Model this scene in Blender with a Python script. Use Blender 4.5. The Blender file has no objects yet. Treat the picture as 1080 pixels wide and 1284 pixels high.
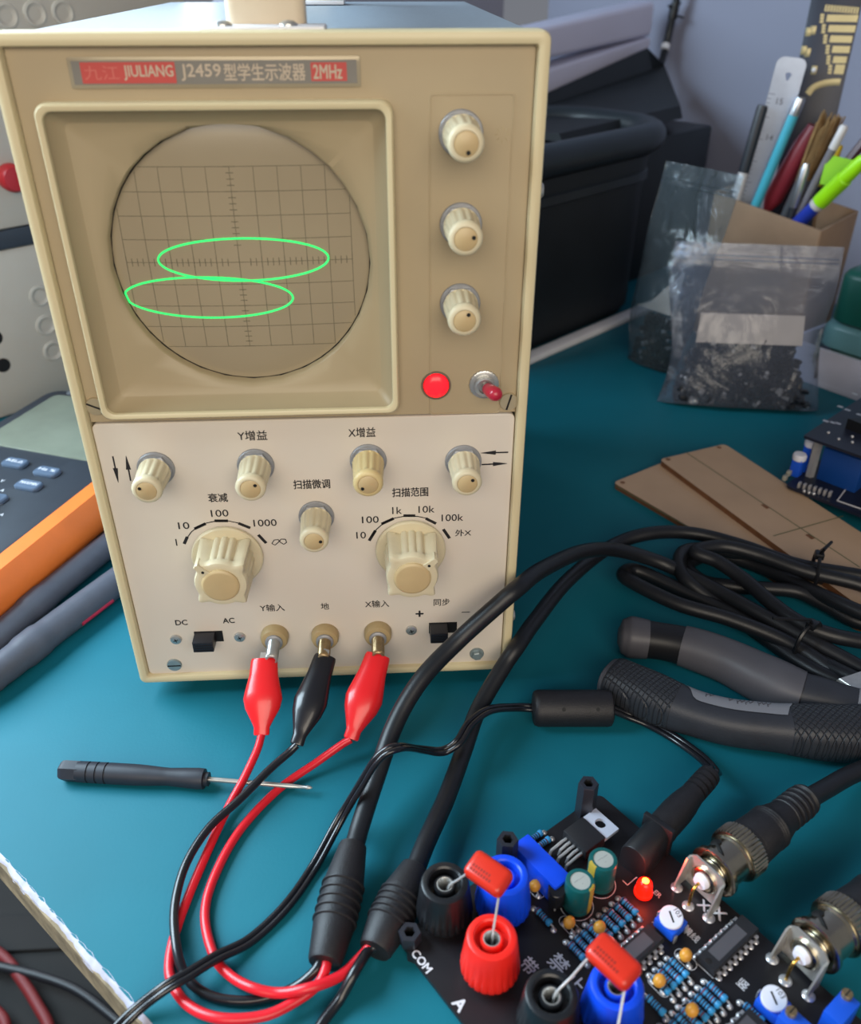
import bpy, bmesh, math, random
from mathutils import Vector, Matrix
random.seed(7)
sc = bpy.context.scene
COL = sc.collection
PI = math.pi
# ------------------------------------------------------------------ camera (all lengths below are millimetres, scaled on build)
MM = 0.001
CAM = Vector((27.45, -262.2, 252.4))
CROT = Matrix.Rotation(math.radians(-3.2), 3, 'Z') @ Matrix.Rotation(math.radians(57.5), 3, 'X')
FPX = 1083.0
cd = bpy.data.cameras.new('camera')
cam = bpy.data.objects.new('camera', cd)
COL.objects.link(cam)
cam.matrix_world = Matrix.Translation(CAM * MM) @ CROT.to_4x4()
cd.sensor_fit = 'HORIZONTAL'
cd.sensor_width = 36.0
cd.lens = 36.0 * FPX / 1080.0
cd.clip_start = 0.01
cd.dof.use_dof = True
cd.dof.focus_distance = 0.325
cd.dof.aperture_fstop = 15.0
sc.camera = cam
# ------------------------------------------------------------------ light and exposure
sc.view_settings.view_transform = 'Standard'
sc.view_settings.look = 'None'
sc.view_settings.exposure = 0.0
sc.view_settings.gamma = 1.0
sc.view_settings.use_curve_mapping = False
wd = bpy.data.worlds.new('room_light')
sc.world = wd
wd.use_nodes = True
wd.node_tree.nodes['Background'].inputs[0].default_value = (0.80, 0.84, 0.95, 1)
wd.node_tree.nodes['Background'].inputs[1].default_value = 0.22


def area(name, loc, target, size, power, col):
    l = bpy.data.lights.new(name, 'AREA')
    l.shape = 'RECTANGLE'
    l.size, l.size_y = size[0] * MM, size[1] * MM
    l.energy = power
    l.color = col
    o = bpy.data.objects.new(name, l)
    COL.objects.link(o)
    o.location = Vector(loc) * MM
    o.rotation_euler = (Vector(target) - Vector(loc)).to_track_quat('-Z', 'Y').to_euler()
    return o


area('window_daylight', (-540, 150, 450), (-60, -30, 0), (600, 460), 17.5, (0.68, 0.87, 1.0))
area('rear_window_daylight', (-420, 980, 430), (0, 50, 120), (900, 520), 8.0, (0.84, 0.92, 1.0))
area('warm_front_fill', (40, -900, 520), (20, 0, 100), (900, 560), 8.4, (1.0, 0.89, 0.74))  # added warm fill from behind the camera, brightens the oscilloscope front
area('cool_back_fill', (1300, 500, 800), (200, 250, 60), (700, 700), 1.2, (0.55, 0.66, 1.0))  # added cool fill from the right, reaches the back of the bench


# ------------------------------------------------------------------ where a sight line meets a plane of the room
def sight(px, py):
    return CROT @ Vector(((px - 540) / FPX, -(py - 642) / FPX, -1.0))


def at(px, py, z=0.0):
    d = sight(px, py)
    return CAM + d * ((z - CAM.z) / d.z)


def aty(px, py, y=0.0):
    d = sight(px, py)
    return CAM + d * ((y - CAM.y) / d.y)


E1 = Vector((.666, -.745, 0)).normalized()
E2 = Vector((.745, .666, 0)).normalized()


def atn(px, py, n, k):
    d = sight(px, py)
    return CAM + d * ((k - CAM.dot(n)) / d.dot(n))


def EE(a, b, z=0.0):
    return E1 * a + E2 * b + Vector((0, 0, z))


# table axes: x = E1, y = E2
TM = Matrix(((E1.x, E2.x, 0, 0), (E1.y, E2.y, 0, 0), (0, 0, 1, 0), (0, 0, 0, 1)))


# ------------------------------------------------------------------ materials
def lin(h):
    if not isinstance(h, str):
        return tuple(h)
    h = h.lstrip('#')
    r = []
    for i in (0, 2, 4):
        c = int(h[i:i + 2], 16) / 255.0
        r.append(c / 12.92 if c <= .04045 else ((c + .055) / 1.055) ** 2.4)
    return tuple(r)


MATS = {}


def mat(name, col, rough=.5, metal=0., var=.06, vs=60., bump=0., bs=400., spec=.5, coat=0., trans=0., ior=1.45, emit=None, es=0., alpha=1., col2=None):
    if name in MATS:
        return MATS[name]
    m = bpy.data.materials.new(name)
    m.use_nodes = True
    nt = m.node_tree
    b = nt.nodes['Principled BSDF']
    c = lin(col)
    tc = nt.nodes.new('ShaderNodeTexCoord')
    nz = nt.nodes.new('ShaderNodeTexNoise')
    nz.inputs['Scale'].default_value = vs
    nz.inputs['Detail'].default_value = 5
    nt.links.new(tc.outputs['Object'], nz.inputs['Vector'])
    rp = nt.nodes.new('ShaderNodeValToRGB')
    rp.color_ramp.elements[0].position = .3
    rp.color_ramp.elements[1].position = .7
    c2 = lin(col2) if col2 else tuple(min(1, x * (1 + var)) for x in c)
    c1 = c if col2 else tuple(x * (1 - var) for x in c)
    rp.color_ramp.elements[0].color = (*c1, 1)
    rp.color_ramp.elements[1].color = (*c2, 1)
    nt.links.new(nz.outputs['Fac'], rp.inputs['Fac'])
    nt.links.new(rp.outputs['Color'], b.inputs['Base Color'])
    b.inputs['Roughness'].default_value = rough
    b.inputs['Metallic'].default_value = metal
    b.inputs['Specular IOR Level'].default_value = spec
    b.inputs['Coat Weight'].default_value = coat
    b.inputs['Coat Roughness'].default_value = .08
    b.inputs['Transmission Weight'].default_value = trans
    b.inputs['IOR'].default_value = ior
    b.inputs['Alpha'].default_value = alpha
    if emit:
        b.inputs['Emission Color'].default_value = (*lin(emit), 1)
        b.inputs['Emission Strength'].default_value = es
    if bump:
        n2 = nt.nodes.new('ShaderNodeTexNoise')
        n2.inputs['Scale'].default_value = bs
        n2.inputs['Detail'].default_value = 3
        nt.links.new(tc.outputs['Object'], n2.inputs['Vector'])
        bp = nt.nodes.new('ShaderNodeBump')
        bp.inputs['Strength'].default_value = bump
        bp.inputs['Distance'].default_value = .0004
        nt.links.new(n2.outputs['Fac'], bp.inputs['Height'])
        nt.links.new(bp.outputs['Normal'], b.inputs['Normal'])
    MATS[name] = m
    return m


def film(name, col, haze=.25, tint=(.93, .95, .98), wrinkle=.6):
    """thin clear plastic film: see-through, glossy, a little hazy"""
    m = bpy.data.materials.new(name)
    m.use_nodes = True
    nt = m.node_tree
    nt.nodes.clear()
    out = nt.nodes.new('ShaderNodeOutputMaterial')
    tr = nt.nodes.new('ShaderNodeBsdfTransparent')
    tr.inputs[0].default_value = (*tint, 1)
    df = nt.nodes.new('ShaderNodeBsdfDiffuse')
    df.inputs[0].default_value = (*lin(col), 1)
    gl = nt.nodes.new('ShaderNodeBsdfGlossy')
    gl.inputs['Roughness'].default_value = .12
    tc = nt.nodes.new('ShaderNodeTexCoord')
    nz = nt.nodes.new('ShaderNodeTexNoise')
    nz.inputs['Scale'].default_value = 28
    nz.inputs['Detail'].default_value = 6
    nz.inputs['Distortion'].default_value = 1.5
    nt.links.new(tc.outputs['Object'], nz.inputs['Vector'])
    bp = nt.nodes.new('ShaderNodeBump')
    bp.inputs['Strength'].default_value = wrinkle
    bp.inputs['Distance'].default_value = .006
    nt.links.new(nz.outputs['Fac'], bp.inputs['Height'])
    nt.links.new(bp.outputs['Normal'], gl.inputs['Normal'])
    fr = nt.nodes.new('ShaderNodeFresnel')
    fr.inputs['IOR'].default_value = 1.45
    nt.links.new(bp.outputs['Normal'], fr.inputs['Normal'])
    m1 = nt.nodes.new('ShaderNodeMixShader')
    m1.inputs[0].default_value = haze
    nt.links.new(tr.outputs[0], m1.inputs[1])
    nt.links.new(df.outputs[0], m1.inputs[2])
    m2 = nt.nodes.new('ShaderNodeMixShader')
    nt.links.new(fr.outputs[0], m2.inputs[0])
    nt.links.new(m1.outputs[0], m2.inputs[1])
    nt.links.new(gl.outputs[0], m2.inputs[2])
    nt.links.new(m2.outputs[0], out.inputs[0])
    return m


# ------------------------------------------------------------------ mesh builder
WORLD = {}


def frame(o, z, x=None):
    """matrix with local z along z, origin o"""
    z = Vector(z).normalized()
    x = Vector(x) if x is not None else (Vector((1, 0, 0)) if abs(z.x) < .9 else Vector((0, 1, 0)))
    x = (x - z * x.dot(z)).normalized()
    y = z.cross(x)
    return Matrix(((x.x, y.x, z.x, o[0]), (x.y, y.y, z.y, o[1]), (x.z, y.z, z.z, o[2]), (0, 0, 0, 1)))


def spline(pts, n=8, closed=False):
    p = [Vector(q) for q in pts]
    if closed:
        p = [p[-1]] + p + [p[0], p[1]]
    else:
        p = [p[0] * 2 - p[1]] + p + [p[-1] * 2 - p[-2]]
    out = []
    for i in range(1, len(p) - 2):
        for k in range(n):
            t = k / n
            a, b, c, d = p[i - 1], p[i], p[i + 1], p[i + 2]
            out.append(.5 * ((2 * b) + (c - a) * t + (2 * a - 5 * b + 4 * c - d) * t * t + (3 * b - a - 3 * c + d) * t ** 3))
    if not closed:
        out.append(p[-2])
    return out


def sgp(v, p):
    return v if p == 1. else math.copysign(abs(v) ** p, v)


class MB:
    def __init__(s, M=None):
        s.v, s.f, s.m, s.s = [], [], [], []
        s.M = M or Matrix()

    def add(s, vs, fs, mat=0, smooth=True, M=None):
        T = s.M @ M if M is not None else s.M
        k = len(s.v)
        s.v += [T @ Vector(v) for v in vs]
        for f in fs:
            s.f.append([k + i for i in f])
            s.m.append(mat)
            s.s.append(smooth)
        return s

    def box(s, c, d, mat=0, bev=0., M=None, seg=2):
        bm = bmesh.new()
        bmesh.ops.create_cube(bm, size=1)
        for v in bm.verts:
            v.co = Vector((v.co.x * d[0] + c[0], v.co.y * d[1] + c[1], v.co.z * d[2] + c[2]))
        if bev > 0:
            bmesh.ops.bevel(bm, geom=bm.edges[:], offset=min(bev, .49 * min(d)), segments=seg, profile=.5, affect='EDGES')
        bm.verts.index_update()
        s.add([v.co.copy() for v in bm.verts], [[v.index for v in f.verts] for f in bm.faces], mat, True, M)
        bm.free()
        return s

    def loft(s, rings, mat=0, cap0=True, cap1=True, closed=True, M=None, smooth=True, loop=False):
        n = len(rings[0])
        vs = [p for r in rings for p in r]
        fs = []
        R = len(rings)
        for i in range(R if loop else R - 1):
            i2 = (i + 1) % R
            for j in range(n if closed else n - 1):
                j2 = (j + 1) % n
                fs.append([i * n + j, i * n + j2, i2 * n + j2, i2 * n + j])
        if cap0 and not loop:
            fs.append(list(range(n))[::-1])
        if cap1 and not loop:
            fs.append([(R - 1) * n + j for j in range(n)])
        return s.add(vs, fs, mat, smooth, M)

    def lathe(s, prof, mat=0, seg=24, M=None, rf=None, cap0=True, cap1=True, th0=0):
        rings = []
        for r, h in prof:
            ring = []
            for j in range(seg):
                t = 2 * PI * j / seg + th0
                rr = r * (rf(t, h) if rf else 1)
                ring.append((rr * math.cos(t), rr * math.sin(t), h))
            rings.append(ring)
        return s.loft(rings, mat, cap0, cap1, True, M)

    def tube(s, pts, r, mat=0, seg=10, caps=True, M=None, sq=None, closed=False, pw=1.):
        pts = [Vector(p) for p in pts]
        n = len(pts)
        rs = r if isinstance(r, (list, tuple)) else [r] * n
        rings = []
        up = None
        for i in range(n):
            if closed:
                t = pts[(i + 1) % n] - pts[i - 1]
            else:
                t = pts[min(i + 1, n - 1)] - pts[max(i - 1, 0)]
            t.normalize()
            if sq is not None or up is None:
                up = Vector((0, 0, 1)) if abs(t.z) < .95 else Vector((0, 1, 0))
            side = t.cross(up)
            side.normalize()
            up = side.cross(t)
            up.normalize()
            k = sq if sq is not None else 1.
            rings.append([pts[i] + side * (rs[i] * sgp(math.cos(2 * PI * j / seg), pw)) + up * (rs[i] * k * sgp(math.sin(2 * PI * j / seg), pw)) for j in range(seg)])
        return s.loft(rings, mat, caps, caps, True, M, True, closed)

    def prism(s, poly, z0, z1, mat=0, M=None, ch=0.):
        c = Vector((sum(p[0] for p in poly) / len(poly), sum(p[1] for p in poly) / len(poly), 0))
        def ring(z, k):
            if not k:
                return [(p[0], p[1], z) for p in poly]
            return [(p[0] + (c.x - p[0]) * k, p[1] + (c.y - p[1]) * k, z) for p in poly]
        if ch:
            ext = max((Vector((p[0], p[1], 0)) - c).length for p in poly)
            k = ch / ext
            R = [ring(z0, k), ring(z0 + ch, 0), ring(z1 - ch, 0), ring(z1, k)]
        else:
            R = [ring(z0, 0), ring(z1, 0)]
        return s.loft(R, mat, True, True, True, M)

    def ball(s, c, r, mat=0, seg=16, M=None):
        r = (r, r, r) if not isinstance(r, (tuple, list)) else r
        n = seg // 2
        prof = [(math.sin(PI * (i + .02) / (n + .04)), -math.cos(PI * (i + .02) / (n + .04))) for i in range(n + 1)]
        rings = [[(c[0] + r[0] * p * math.cos(2 * PI * j / seg), c[1] + r[1] * p * math.sin(2 * PI * j / seg), c[2] + r[2] * h) for j in range(seg)] for p, h in prof]
        return s.loft(rings, mat, M=M)

    def build(s, name, mats, parent=None, origin=None, raw=False, ang=40, fixn=True):
        if raw:
            W = Matrix()
        elif parent is not None:
            W = WORLD[parent.name]
        else:
            if origin is None:
                xs = [v.x for v in s.v]
                ys = [v.y for v in s.v]
                origin = Vector(((min(xs) + max(xs)) / 2, (min(ys) + max(ys)) / 2, min(v.z for v in s.v)))
            W = Matrix.Translation(origin)
        Wi = W.inverted()
        me = bpy.data.meshes.new(name)
        me.from_pydata([(Wi @ v) * MM for v in s.v], [], s.f)
        mats = mats if isinstance(mats, (list, tuple)) else [mats]
        for m in mats:
            me.materials.append(m)
        me.polygons.foreach_set('material_index', s.m)
        me.polygons.foreach_set('use_smooth', s.s)
        if fixn:
            bm = bmesh.new()
            bm.from_mesh(me)
            bmesh.ops.recalc_face_normals(bm, faces=bm.faces[:])
            bm.to_mesh(me)
            bm.free()
        me.set_sharp_from_angle(angle=math.radians(ang))
        me.update()
        o = bpy.data.objects.new(name, me)
        COL.objects.link(o)
        if parent is not None:
            o.parent = parent
            WORLD[o.name] = WORLD[parent.name].copy() if not raw else None
        elif not raw:
            o.location = Vector(origin) * MM
            WORLD[o.name] = W
        return o


def tag(o, label=None, cat=None, group=None, kind=None):
    if label:
        o['label'] = label
    if cat:
        o['category'] = cat
    if group:
        o['group'] = group
    if kind:
        o['kind'] = kind
    return o


def thing(name, label, cat, loc=(0, 0, 0), rz=0., group=None):
    o = bpy.data.objects.new(name, None)
    COL.objects.link(o)
    o.empty_display_size = .01
    o.location = Vector(loc) * MM
    o.rotation_euler = (0, 0, rz)
    WORLD[o.name] = Matrix.Translation(loc) @ Matrix.Rotation(rz, 4, 'Z')
    return tag(o, label, cat, group)


def rrect(cx, cy, w, h, r, n=5, m=8):
    """rounded rectangle, counter-clockwise list of 2D points, with m points along each side"""
    r = max(r, .05)
    P = []
    cs = [(cx + w / 2 - r, cy - h / 2 + r, -PI / 2), (cx + w / 2 - r, cy + h / 2 - r, 0), (cx - w / 2 + r, cy + h / 2 - r, PI / 2), (cx - w / 2 + r, cy - h / 2 + r, PI)]
    for i, (x, y, a) in enumerate(cs):
        arc = [(x + r * math.cos(a + PI / 2 * k / n), y + r * math.sin(a + PI / 2 * k / n)) for k in range(n + 1)]
        P += arc
        nx = cs[(i + 1) % 4]
        q = (nx[0] + r * math.cos(nx[2]), nx[1] + r * math.sin(nx[2]))
        e = arc[-1]
        P += [(e[0] + (q[0] - e[0]) * k / m, e[1] + (q[1] - e[1]) * k / m) for k in range(1, m)]
    return P


TXT = {}


def text_mesh(body):
    if body in TXT:
        return TXT[body]
    cu = bpy.data.curves.new('lettering', 'FONT')
    cu.body = body
    cu.size = 1
    cu.resolution_u = 3
    o = bpy.data.objects.new('lettering', cu)
    COL.objects.link(o)
    bpy.context.view_layer.update()
    dg = bpy.context.evaluated_depsgraph_get()
    me = bpy.data.meshes.new_from_object(o.evaluated_get(dg))
    vs = [v.co.copy() for v in me.vertices]
    fs = [list(p.vertices) for p in me.polygons]
    bpy.data.objects.remove(o)
    bpy.data.meshes.remove(me)
    bpy.data.curves.remove(cu)
    if vs:
        x0, x1 = min(v.x for v in vs), max(v.x for v in vs)
        y0, y1 = min(v.y for v in vs), max(v.y for v in vs)
        vs = [Vector((v.x - (x0 + x1) / 2, v.y - (y0 + y1) / 2, 0)) for v in vs]
        TXT[body] = (vs, fs, x1 - x0, y1 - y0)
    else:
        TXT[body] = ([], [], 1, 1)
    return TXT[body]


def put_text(mb, body, M, w=None, h=None, mat=0, bold=0.):
    vs, fs, tw, th = text_mesh(body)
    sx = w / tw if w else h / th
    sy = h / th if h else sx
    offs = [(0, 0)] if not bold else [(-bold, 0), (bold, 0), (0, bold), (0, -bold)]
    for i, (dx, dy) in enumerate(offs):
        mb.add([(v.x * sx + dx, v.y * sy + dy, i * .004) for v in vs], fs, mat, False, M)
# ================================================================== room
M_wall = mat('wall_paint', '#84879a', .8, var=.05, vs=4)
M_walld = mat('rear_wall_paint', '#8a8a98', .85, var=.05, vs=4)  # plain grey of the rear wall
M_floor = mat('dark_floor', '#35302c', .7, var=.25, vs=9)
M_mat = mat('green_bench_mat', (.006, .116, .160), .5, var=.08, vs=14, bump=.10, bs=900, spec=.15)
M_ply = mat('raw_plywood_edge', '#7f7058', .85, var=.45, vs=120, bump=.6, bs=300)
M_frayed = mat('frayed_mat_backing', '#a9a7b6', .9, var=.2, vs=200, bump=.5, bs=500)
M_white = mat('white_plastic', '#d5d4d8', .45)


def struct(mb, name, m, origin=None):
    return tag(mb.build(name, m, None, origin), kind='structure')


struct(MB(TM).box((100, 200, -725), (2400, 2400, 10)), 'floor', M_floor)
struct(MB(TM).box((-560, 540, 300), (20, 380, 2050)), 'wall_rear', M_walld)
struct(MB(TM).box((150, 735, 300), (1260, 20, 2050)), 'wall_far', M_wall)
# table: plywood slab with a green mat glued on top, frayed pale backing along the cut edge
TE0, TE1 = at(0, 1073, 0), at(187, 1284, 0)
T1 = (TE1 - TE0).normalized()
T2 = Vector((-T1.y, T1.x, 0))
TBM = Matrix(((T1.x, T2.x, 0, TE0.x), (T1.y, T2.y, 0, TE0.y), (0, 0, 1, 0), (0, 0, 0, 1)))
tb = thing('workbench', 'green matted workbench with a raw plywood edge carrying everything', 'table', TBM @ Vector((100, 380, -720)))
MB(TBM).box((60, 371, -8.8), (900, 745, 14), 0).build('plywood_top', [M_ply], tb)
for lg in ((-330, 420), (450, 40), (-330, 690), (450, 690)):
    MB(TBM).box((lg[0], lg[1], -370), (45, 45, 700), 0, 2).build('leg', [M_ply], tb)
MB(TBM).box((60, 372, -.9), (900, 743.6, 1.8), 0, .5).build('bench_mat', [M_mat], tb)
rr = random.Random(3)
rag = []
N = 420
w_ = 0
for i in range(N + 1):
    w_ = .6 * w_ + rr.uniform(-.5, .5)
    rag.append((-390 + 900 * i / N, -.5 - max(0, .55 + .8 * w_)))
k = N + 1
vs = [(x, y, -2.6) for x, y in rag] + [(x, y + .5, -.9) for x, y in rag] + [(x, .3, -.15) for x, y in rag] + [(x, .55 + .8 * rr.random(), .03) for x, y in rag]
fs = [[r * k + i, r * k + i + 1, (r + 1) * k + i + 1, (r + 1) * k + i] for r in range(3) for i in range(N)]
mb = MB(TBM)
mb.add(vs, fs, 0, False)
mb.build('mat_backing', [M_frayed], tb)
# pale strip where the mat stops
mb = MB(TM)
mb.box((-163, 470, 2.5), (11, 300, 5), 0, 1.2)
tag(mb.build('edging_strip', [M_white]), 'long white edging strip on the bench along the black tool bag', 'strip')

# ================================================================== oscilloscope
M_ivory = mat('ivory_bezel', '#cfc19c', .42, var=.03, vs=20)
M_beige = mat('beige_panel_paint', '#a89779', .5, var=.05, vs=25)
M_bez = mat('beige_bezel_plastic', '#a69677', .45, var=.05, vs=20)
M_panel = mat('cream_white_panel', '#d3c9bc', .42, var=.03, vs=18)
M_case = mat('grey_blue_hammered_case', '#8d9aa6', .38, var=.10, vs=500, bump=.25, bs=900)
M_black = mat('black_plastic', '#15161a', .45)
M_knob = mat('cream_knob_plastic', '#cfc3a4', .38, var=.05, vs=120)
M_knoby = mat('yellowed_knob_plastic', '#cdb784', .38, var=.05, vs=120)
M_cap = mat('knob_cap_plastic', '#bfa77c', .42, var=.05, vs=120)
M_steel = mat('brushed_steel', '#b9b9b6', .32, .75, var=.08, vs=300)
M_steeld = mat('dull_nut_steel', '#9c9da0', .45, .45, var=.08, vs=300)
M_ink = mat('black_panel_ink', '#1c1a1d', .6)
M_hole = mat('dark_hole', '#0a0a0c', .7)
M_redlens = mat('glowing_red_lens', '#e0202a', .25, emit='#ff1420', es=1.6)
M_redrub = mat('red_rubber_cap', '#b02038', .35, coat=.3)

osc = thing('oscilloscope', 'beige student oscilloscope with round screen and cream knobs standing on the green bench', 'oscilloscope', (0, 110, 0))


def XZ(poly, y):
    return [(x, y, z) for x, z in poly]


HW, ZB, ZT = 75., 7., 237.
CZ = (ZB + ZT) / 2
rings = []
for ins, y in ((.4, 11), (0, 9.5), (0, 1.4), (.4, .4), (1.2, 0), (2.4, 0), (3.2, .3), (3.6, 1.1), (3.6, 10), (3.0, 11)):
    rings.append(XZ(rrect(0, CZ, 2 * (HW - ins), ZT - ZB - 2 * ins, max(2.6 - ins * .5, .8)), y))
MB().loft(rings, loop=True).build('front_frame', [M_ivory], osc)
rings = []
for ins, y in ((6, 15.5), (6, 16), (1.2, 6.5), (1.2, 232), (3, 234)):
    rings.append(XZ(rrect(0, CZ, 2 * (HW - ins), ZT - ZB - 2 * ins, 2.4), y))
MB().loft(rings).build('case', [M_case], osc)
MB().box((0, 14.5, CZ), (143.5, 1.2, 222.5)).build('front_backing', [M_hole], osc)
for x in (-52, 52):
    for y in (16, 205):
        MB(Matrix.Translation((x, y, 0))).lathe([(7, 0), (8, .5), (8.6, 9), (8.6, 9.2)]).build('foot', [M_black], osc)
# upper beige panel with a rectangular opening
o_r = rrect(0, (123 + 233) / 2, 142.4, 110.4, 2)
BX0, BX1, BZ0, BZ1 = -66., 31.7, 125.2, 220.2
bc = ((BX0 + BX1) / 2, (BZ0 + BZ1) / 2)
bw, bh = BX1 - BX0, BZ1 - BZ0
mb = MB()
px0, px1, pz0, pz1 = -71.2, 71.2, 122.8, 233.2
ix0, ix1, iz0, iz1 = BX0 + 1.2, BX1 - 1.2, BZ0 + 1.2, BZ1 - 1.2
for a0, a1, c0, c1 in ((px0, px1, iz1, pz1), (px0, px1, pz0, iz0), (px0, ix0, iz0, iz1), (ix1, px1, iz0, iz1)):
    mb.box(((a0 + a1) / 2, 3.7, (c0 + c1) / 2), (a1 - a0, 1.4, c1 - c0))
mb.build('upper_panel', [M_beige], osc)
# screen bezel: raised ridge, inner step, flat plate with a round opening
SCX, SCZ, SR = -15.0, 175.8, 38.6
cl, cr = aty(136, 310, 7.5), aty(463, 310, 7.5)
ct, cb = aty(300, 152, 7.5), aty(323, 479, 7.5)
SCX, SCZ = (cl.x + cr.x) / 2, (ct.z + cb.z) / 2
SR = ((cr.x - cl.x) + (ct.z - cb.z)) / 4
rings = [XZ(rrect(*bc, bw, bh, 3.2), 3.4)]
for ins, y in ((.0, .2), (.2, -1.0), (.6, -1.5), (1.5, -1.5), (2.0, -1.2), (2.2, -.2), (2.5, .9), (5.6, 4.6), (6.0, 4.9)):
    rings.append(XZ(rrect(*bc, bw - 2 * ins, bh - 2 * ins, max(3.4 - .25 * ins, 1.)), y))
base = rrect(*bc, bw, bh, 2)


def circ(r, y):
    L = []
    for x, z in base:
        t = math.atan2(z - SCZ, x - SCX)
        L.append((SCX + r * math.cos(t), y, SCZ + r * math.sin(t)))
    return L


last = rrect(*bc, bw - 13.6, bh - 13.6, 1.4)
for k in (.33, .66):
    c0 = circ(SR + .5, 6.)
    rings.append([(x + (p[0] - x) * k, 5.0 + k * 1.2, z + (p[2] - z) * k) for (x, z), p in zip(last, c0)])
rings += [circ(SR + .5, 6.6), circ(SR, 7.2), circ(SR, 13)]
bz = MB()
bz.loft(rings, cap0=False, cap1=False)
nper = len(base)
for f_ in range(len(bz.f)):
    if f_ // nper < 6:
        bz.m[f_] = 1  # ridge faces go ivory, its bright highlight put into the colour
bz.build('screen_bezel', [M_bez, M_ivory], osc, fixn=True)
# CRT face, graticule and the two green traces
M_crt = mat('phosphor_face', '#998c73', .16, var=.10, vs=12, spec=.5, coat=.4)


def crty(x, z):
    q = ((x - SCX) ** 2 + (z - SCZ) ** 2) / SR ** 2
    return 10.2 - 2.2 * (1 - q)


prof = [(SR * .999 * k / 16 + .001, 10.2 - 2.2 * (1 - (k / 16) ** 2)) for k in range(17)]
mb = MB()
rings = [[(SCX + r * math.cos(2 * PI * j / 64), y, SCZ + r * math.sin(2 * PI * j / 64)) for j in range(64)] for r, y in prof]
mb.loft(rings, cap0=True, cap1=False)
scr = mb.build('screen', [M_crt], osc)
mb = MB()
MB().lathe([(SR + .3, 0), (SR + .3, 2.5), (SR - .4, 2.6), (SR - .4, .2)], M=frame((SCX, 12.6, SCZ), (0, -1, 0)), seg=64, cap0=False, cap1=False).build('screen_gasket', [M_hole], osc)
gc = aty(300.5, 328.5, 8.2)
gx = (aty(434, 322, 8.4).x - aty(174, 330, 8.4).x) / 9.15
gz = (aty(292, 208.5, 8.4).z - aty(317, 434, 8.4).z) / 8
M_grat = mat('graticule_line', '#5f5a48', .7)


def strip(mb, p, q, w, m=0, n=24, off=.06):
    p, q = Vector(p), Vector(q)
    d = (q - p).normalized()
    s = Vector((-d.y, d.x)) * (w / 2)
    vs = []
    for k in range(n + 1):
        c = p + (q - p) * k / n
        for e in (c + s, c - s):
            vs.append((e.x, crty(e.x, e.y) - off, e.y))
    mb.add(vs, [[2 * k, 2 * k + 1, 2 * k + 3, 2 * k + 2] for k in range(n)], m, False)


def clipseg(p, q):
    """keep the part of a horizontal or vertical segment inside the glass"""
    R2 = (SR - .8) ** 2
    if abs(p[0] - q[0]) < 1e-6:
        dx = p[0] - SCX
        if dx * dx >= R2:
            return None
        h = math.sqrt(R2 - dx * dx)
        a, b = max(min(p[1], q[1]), SCZ - h), min(max(p[1], q[1]), SCZ + h)
        return ((p[0], a), (p[0], b)) if b > a else None
    dz = p[1] - SCZ
    if dz * dz >= R2:
        return None
    h = math.sqrt(R2 - dz * dz)
    a, b = max(min(p[0], q[0]), SCX - h), min(max(p[0], q[0]), SCX + h)
    return ((a, p[1]), (b, p[1])) if b > a else None


mb = MB()
for i in range(-5, 6):
    s_ = clipseg((gc.x + i * gx, gc.z - 4 * gz), (gc.x + i * gx, gc.z + 4 * gz))
    if s_:
        strip(mb, *s_, .16)
for i in range(-4, 5):
    s_ = clipseg((gc.x - 5 * gx, gc.z + i * gz), (gc.x + 5 * gx, gc.z + i * gz))
    if s_:
        strip(mb, *s_, .16)
for i in range(-20, 21):
    t = 1.2 if i % 4 else 1.8
    if abs(i) > 1 or i == 0:
        p = (gc.x + i * gx / 4, gc.z)
        if (p[0] - SCX) ** 2 + (p[1] - SCZ) ** 2 < (SR - 2) ** 2:
            strip(mb, (p[0], p[1] - t), (p[0], p[1] + t), .22, n=2)
for i in range(-16, 17):
    t = 1.1 if i % 4 else 1.8
    if abs(i) > 2:
        p = (gc.x, gc.z + i * gz / 4)
        strip(mb, (p[0] - t, p[1]), (p[0] + t, p[1]), .22, n=2)
mb.build('graticule', [M_grat], scr, fixn=False)
M_trace = mat('green_beam', '#30e070', .5, emit='#2df070', es=1.0)
for (cx_, cy_, ax, ay, tl) in ((305, 325, 107, 26.5, -.008), (261, 373, 106.5, 25.5, .006)):
    P_ = []
    for k in range(72):
        t = 2 * PI * k / 72
        e = aty(cx_ + ax * math.cos(t), cy_ + ay * math.sin(t) + tl * ax * math.cos(t), 8.4)
        if (e.x - SCX) ** 2 + (e.z - SCZ) ** 2 > (SR - .6) ** 2:
            d = Vector((e.x - SCX, e.z - SCZ)).normalized() * (SR - .6)
            e.x, e.z = SCX + d.x, SCZ + d.y
        P_.append((e.x, crty(e.x, e.z) - .1, e.z))
    mb = MB()
    mb.tube(P_, .31, 0, 6, closed=True)
    tag(mb.build('trace', [M_trace], scr), 'glowing green ellipse trace')

# lower panel
MB().loft([XZ(rrect(0, 66.3, 142.2, 112.2, 2.), 4.2), XZ(rrect(0, 66.3, 142.2, 112.2, 2.), 2.3), XZ(rrect(0, 66.3, 141.6, 111.6, 1.8), 2.)], smooth=False).build('lower_panel', [M_panel], osc)
LY, UY = 2.0, 3.0


def panelM(px, py, y, ang=0.):
    p = aty(px, py, y)
    return Matrix.Translation((p.x, y - .06, p.z)) @ Matrix.Rotation(PI / 2, 4, 'X') @ Matrix.Rotation(ang, 4, 'Z')


def wid(px0, px1, py, y):
    return aty(px1, py, y).x - aty(px0, py, y).x


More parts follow.
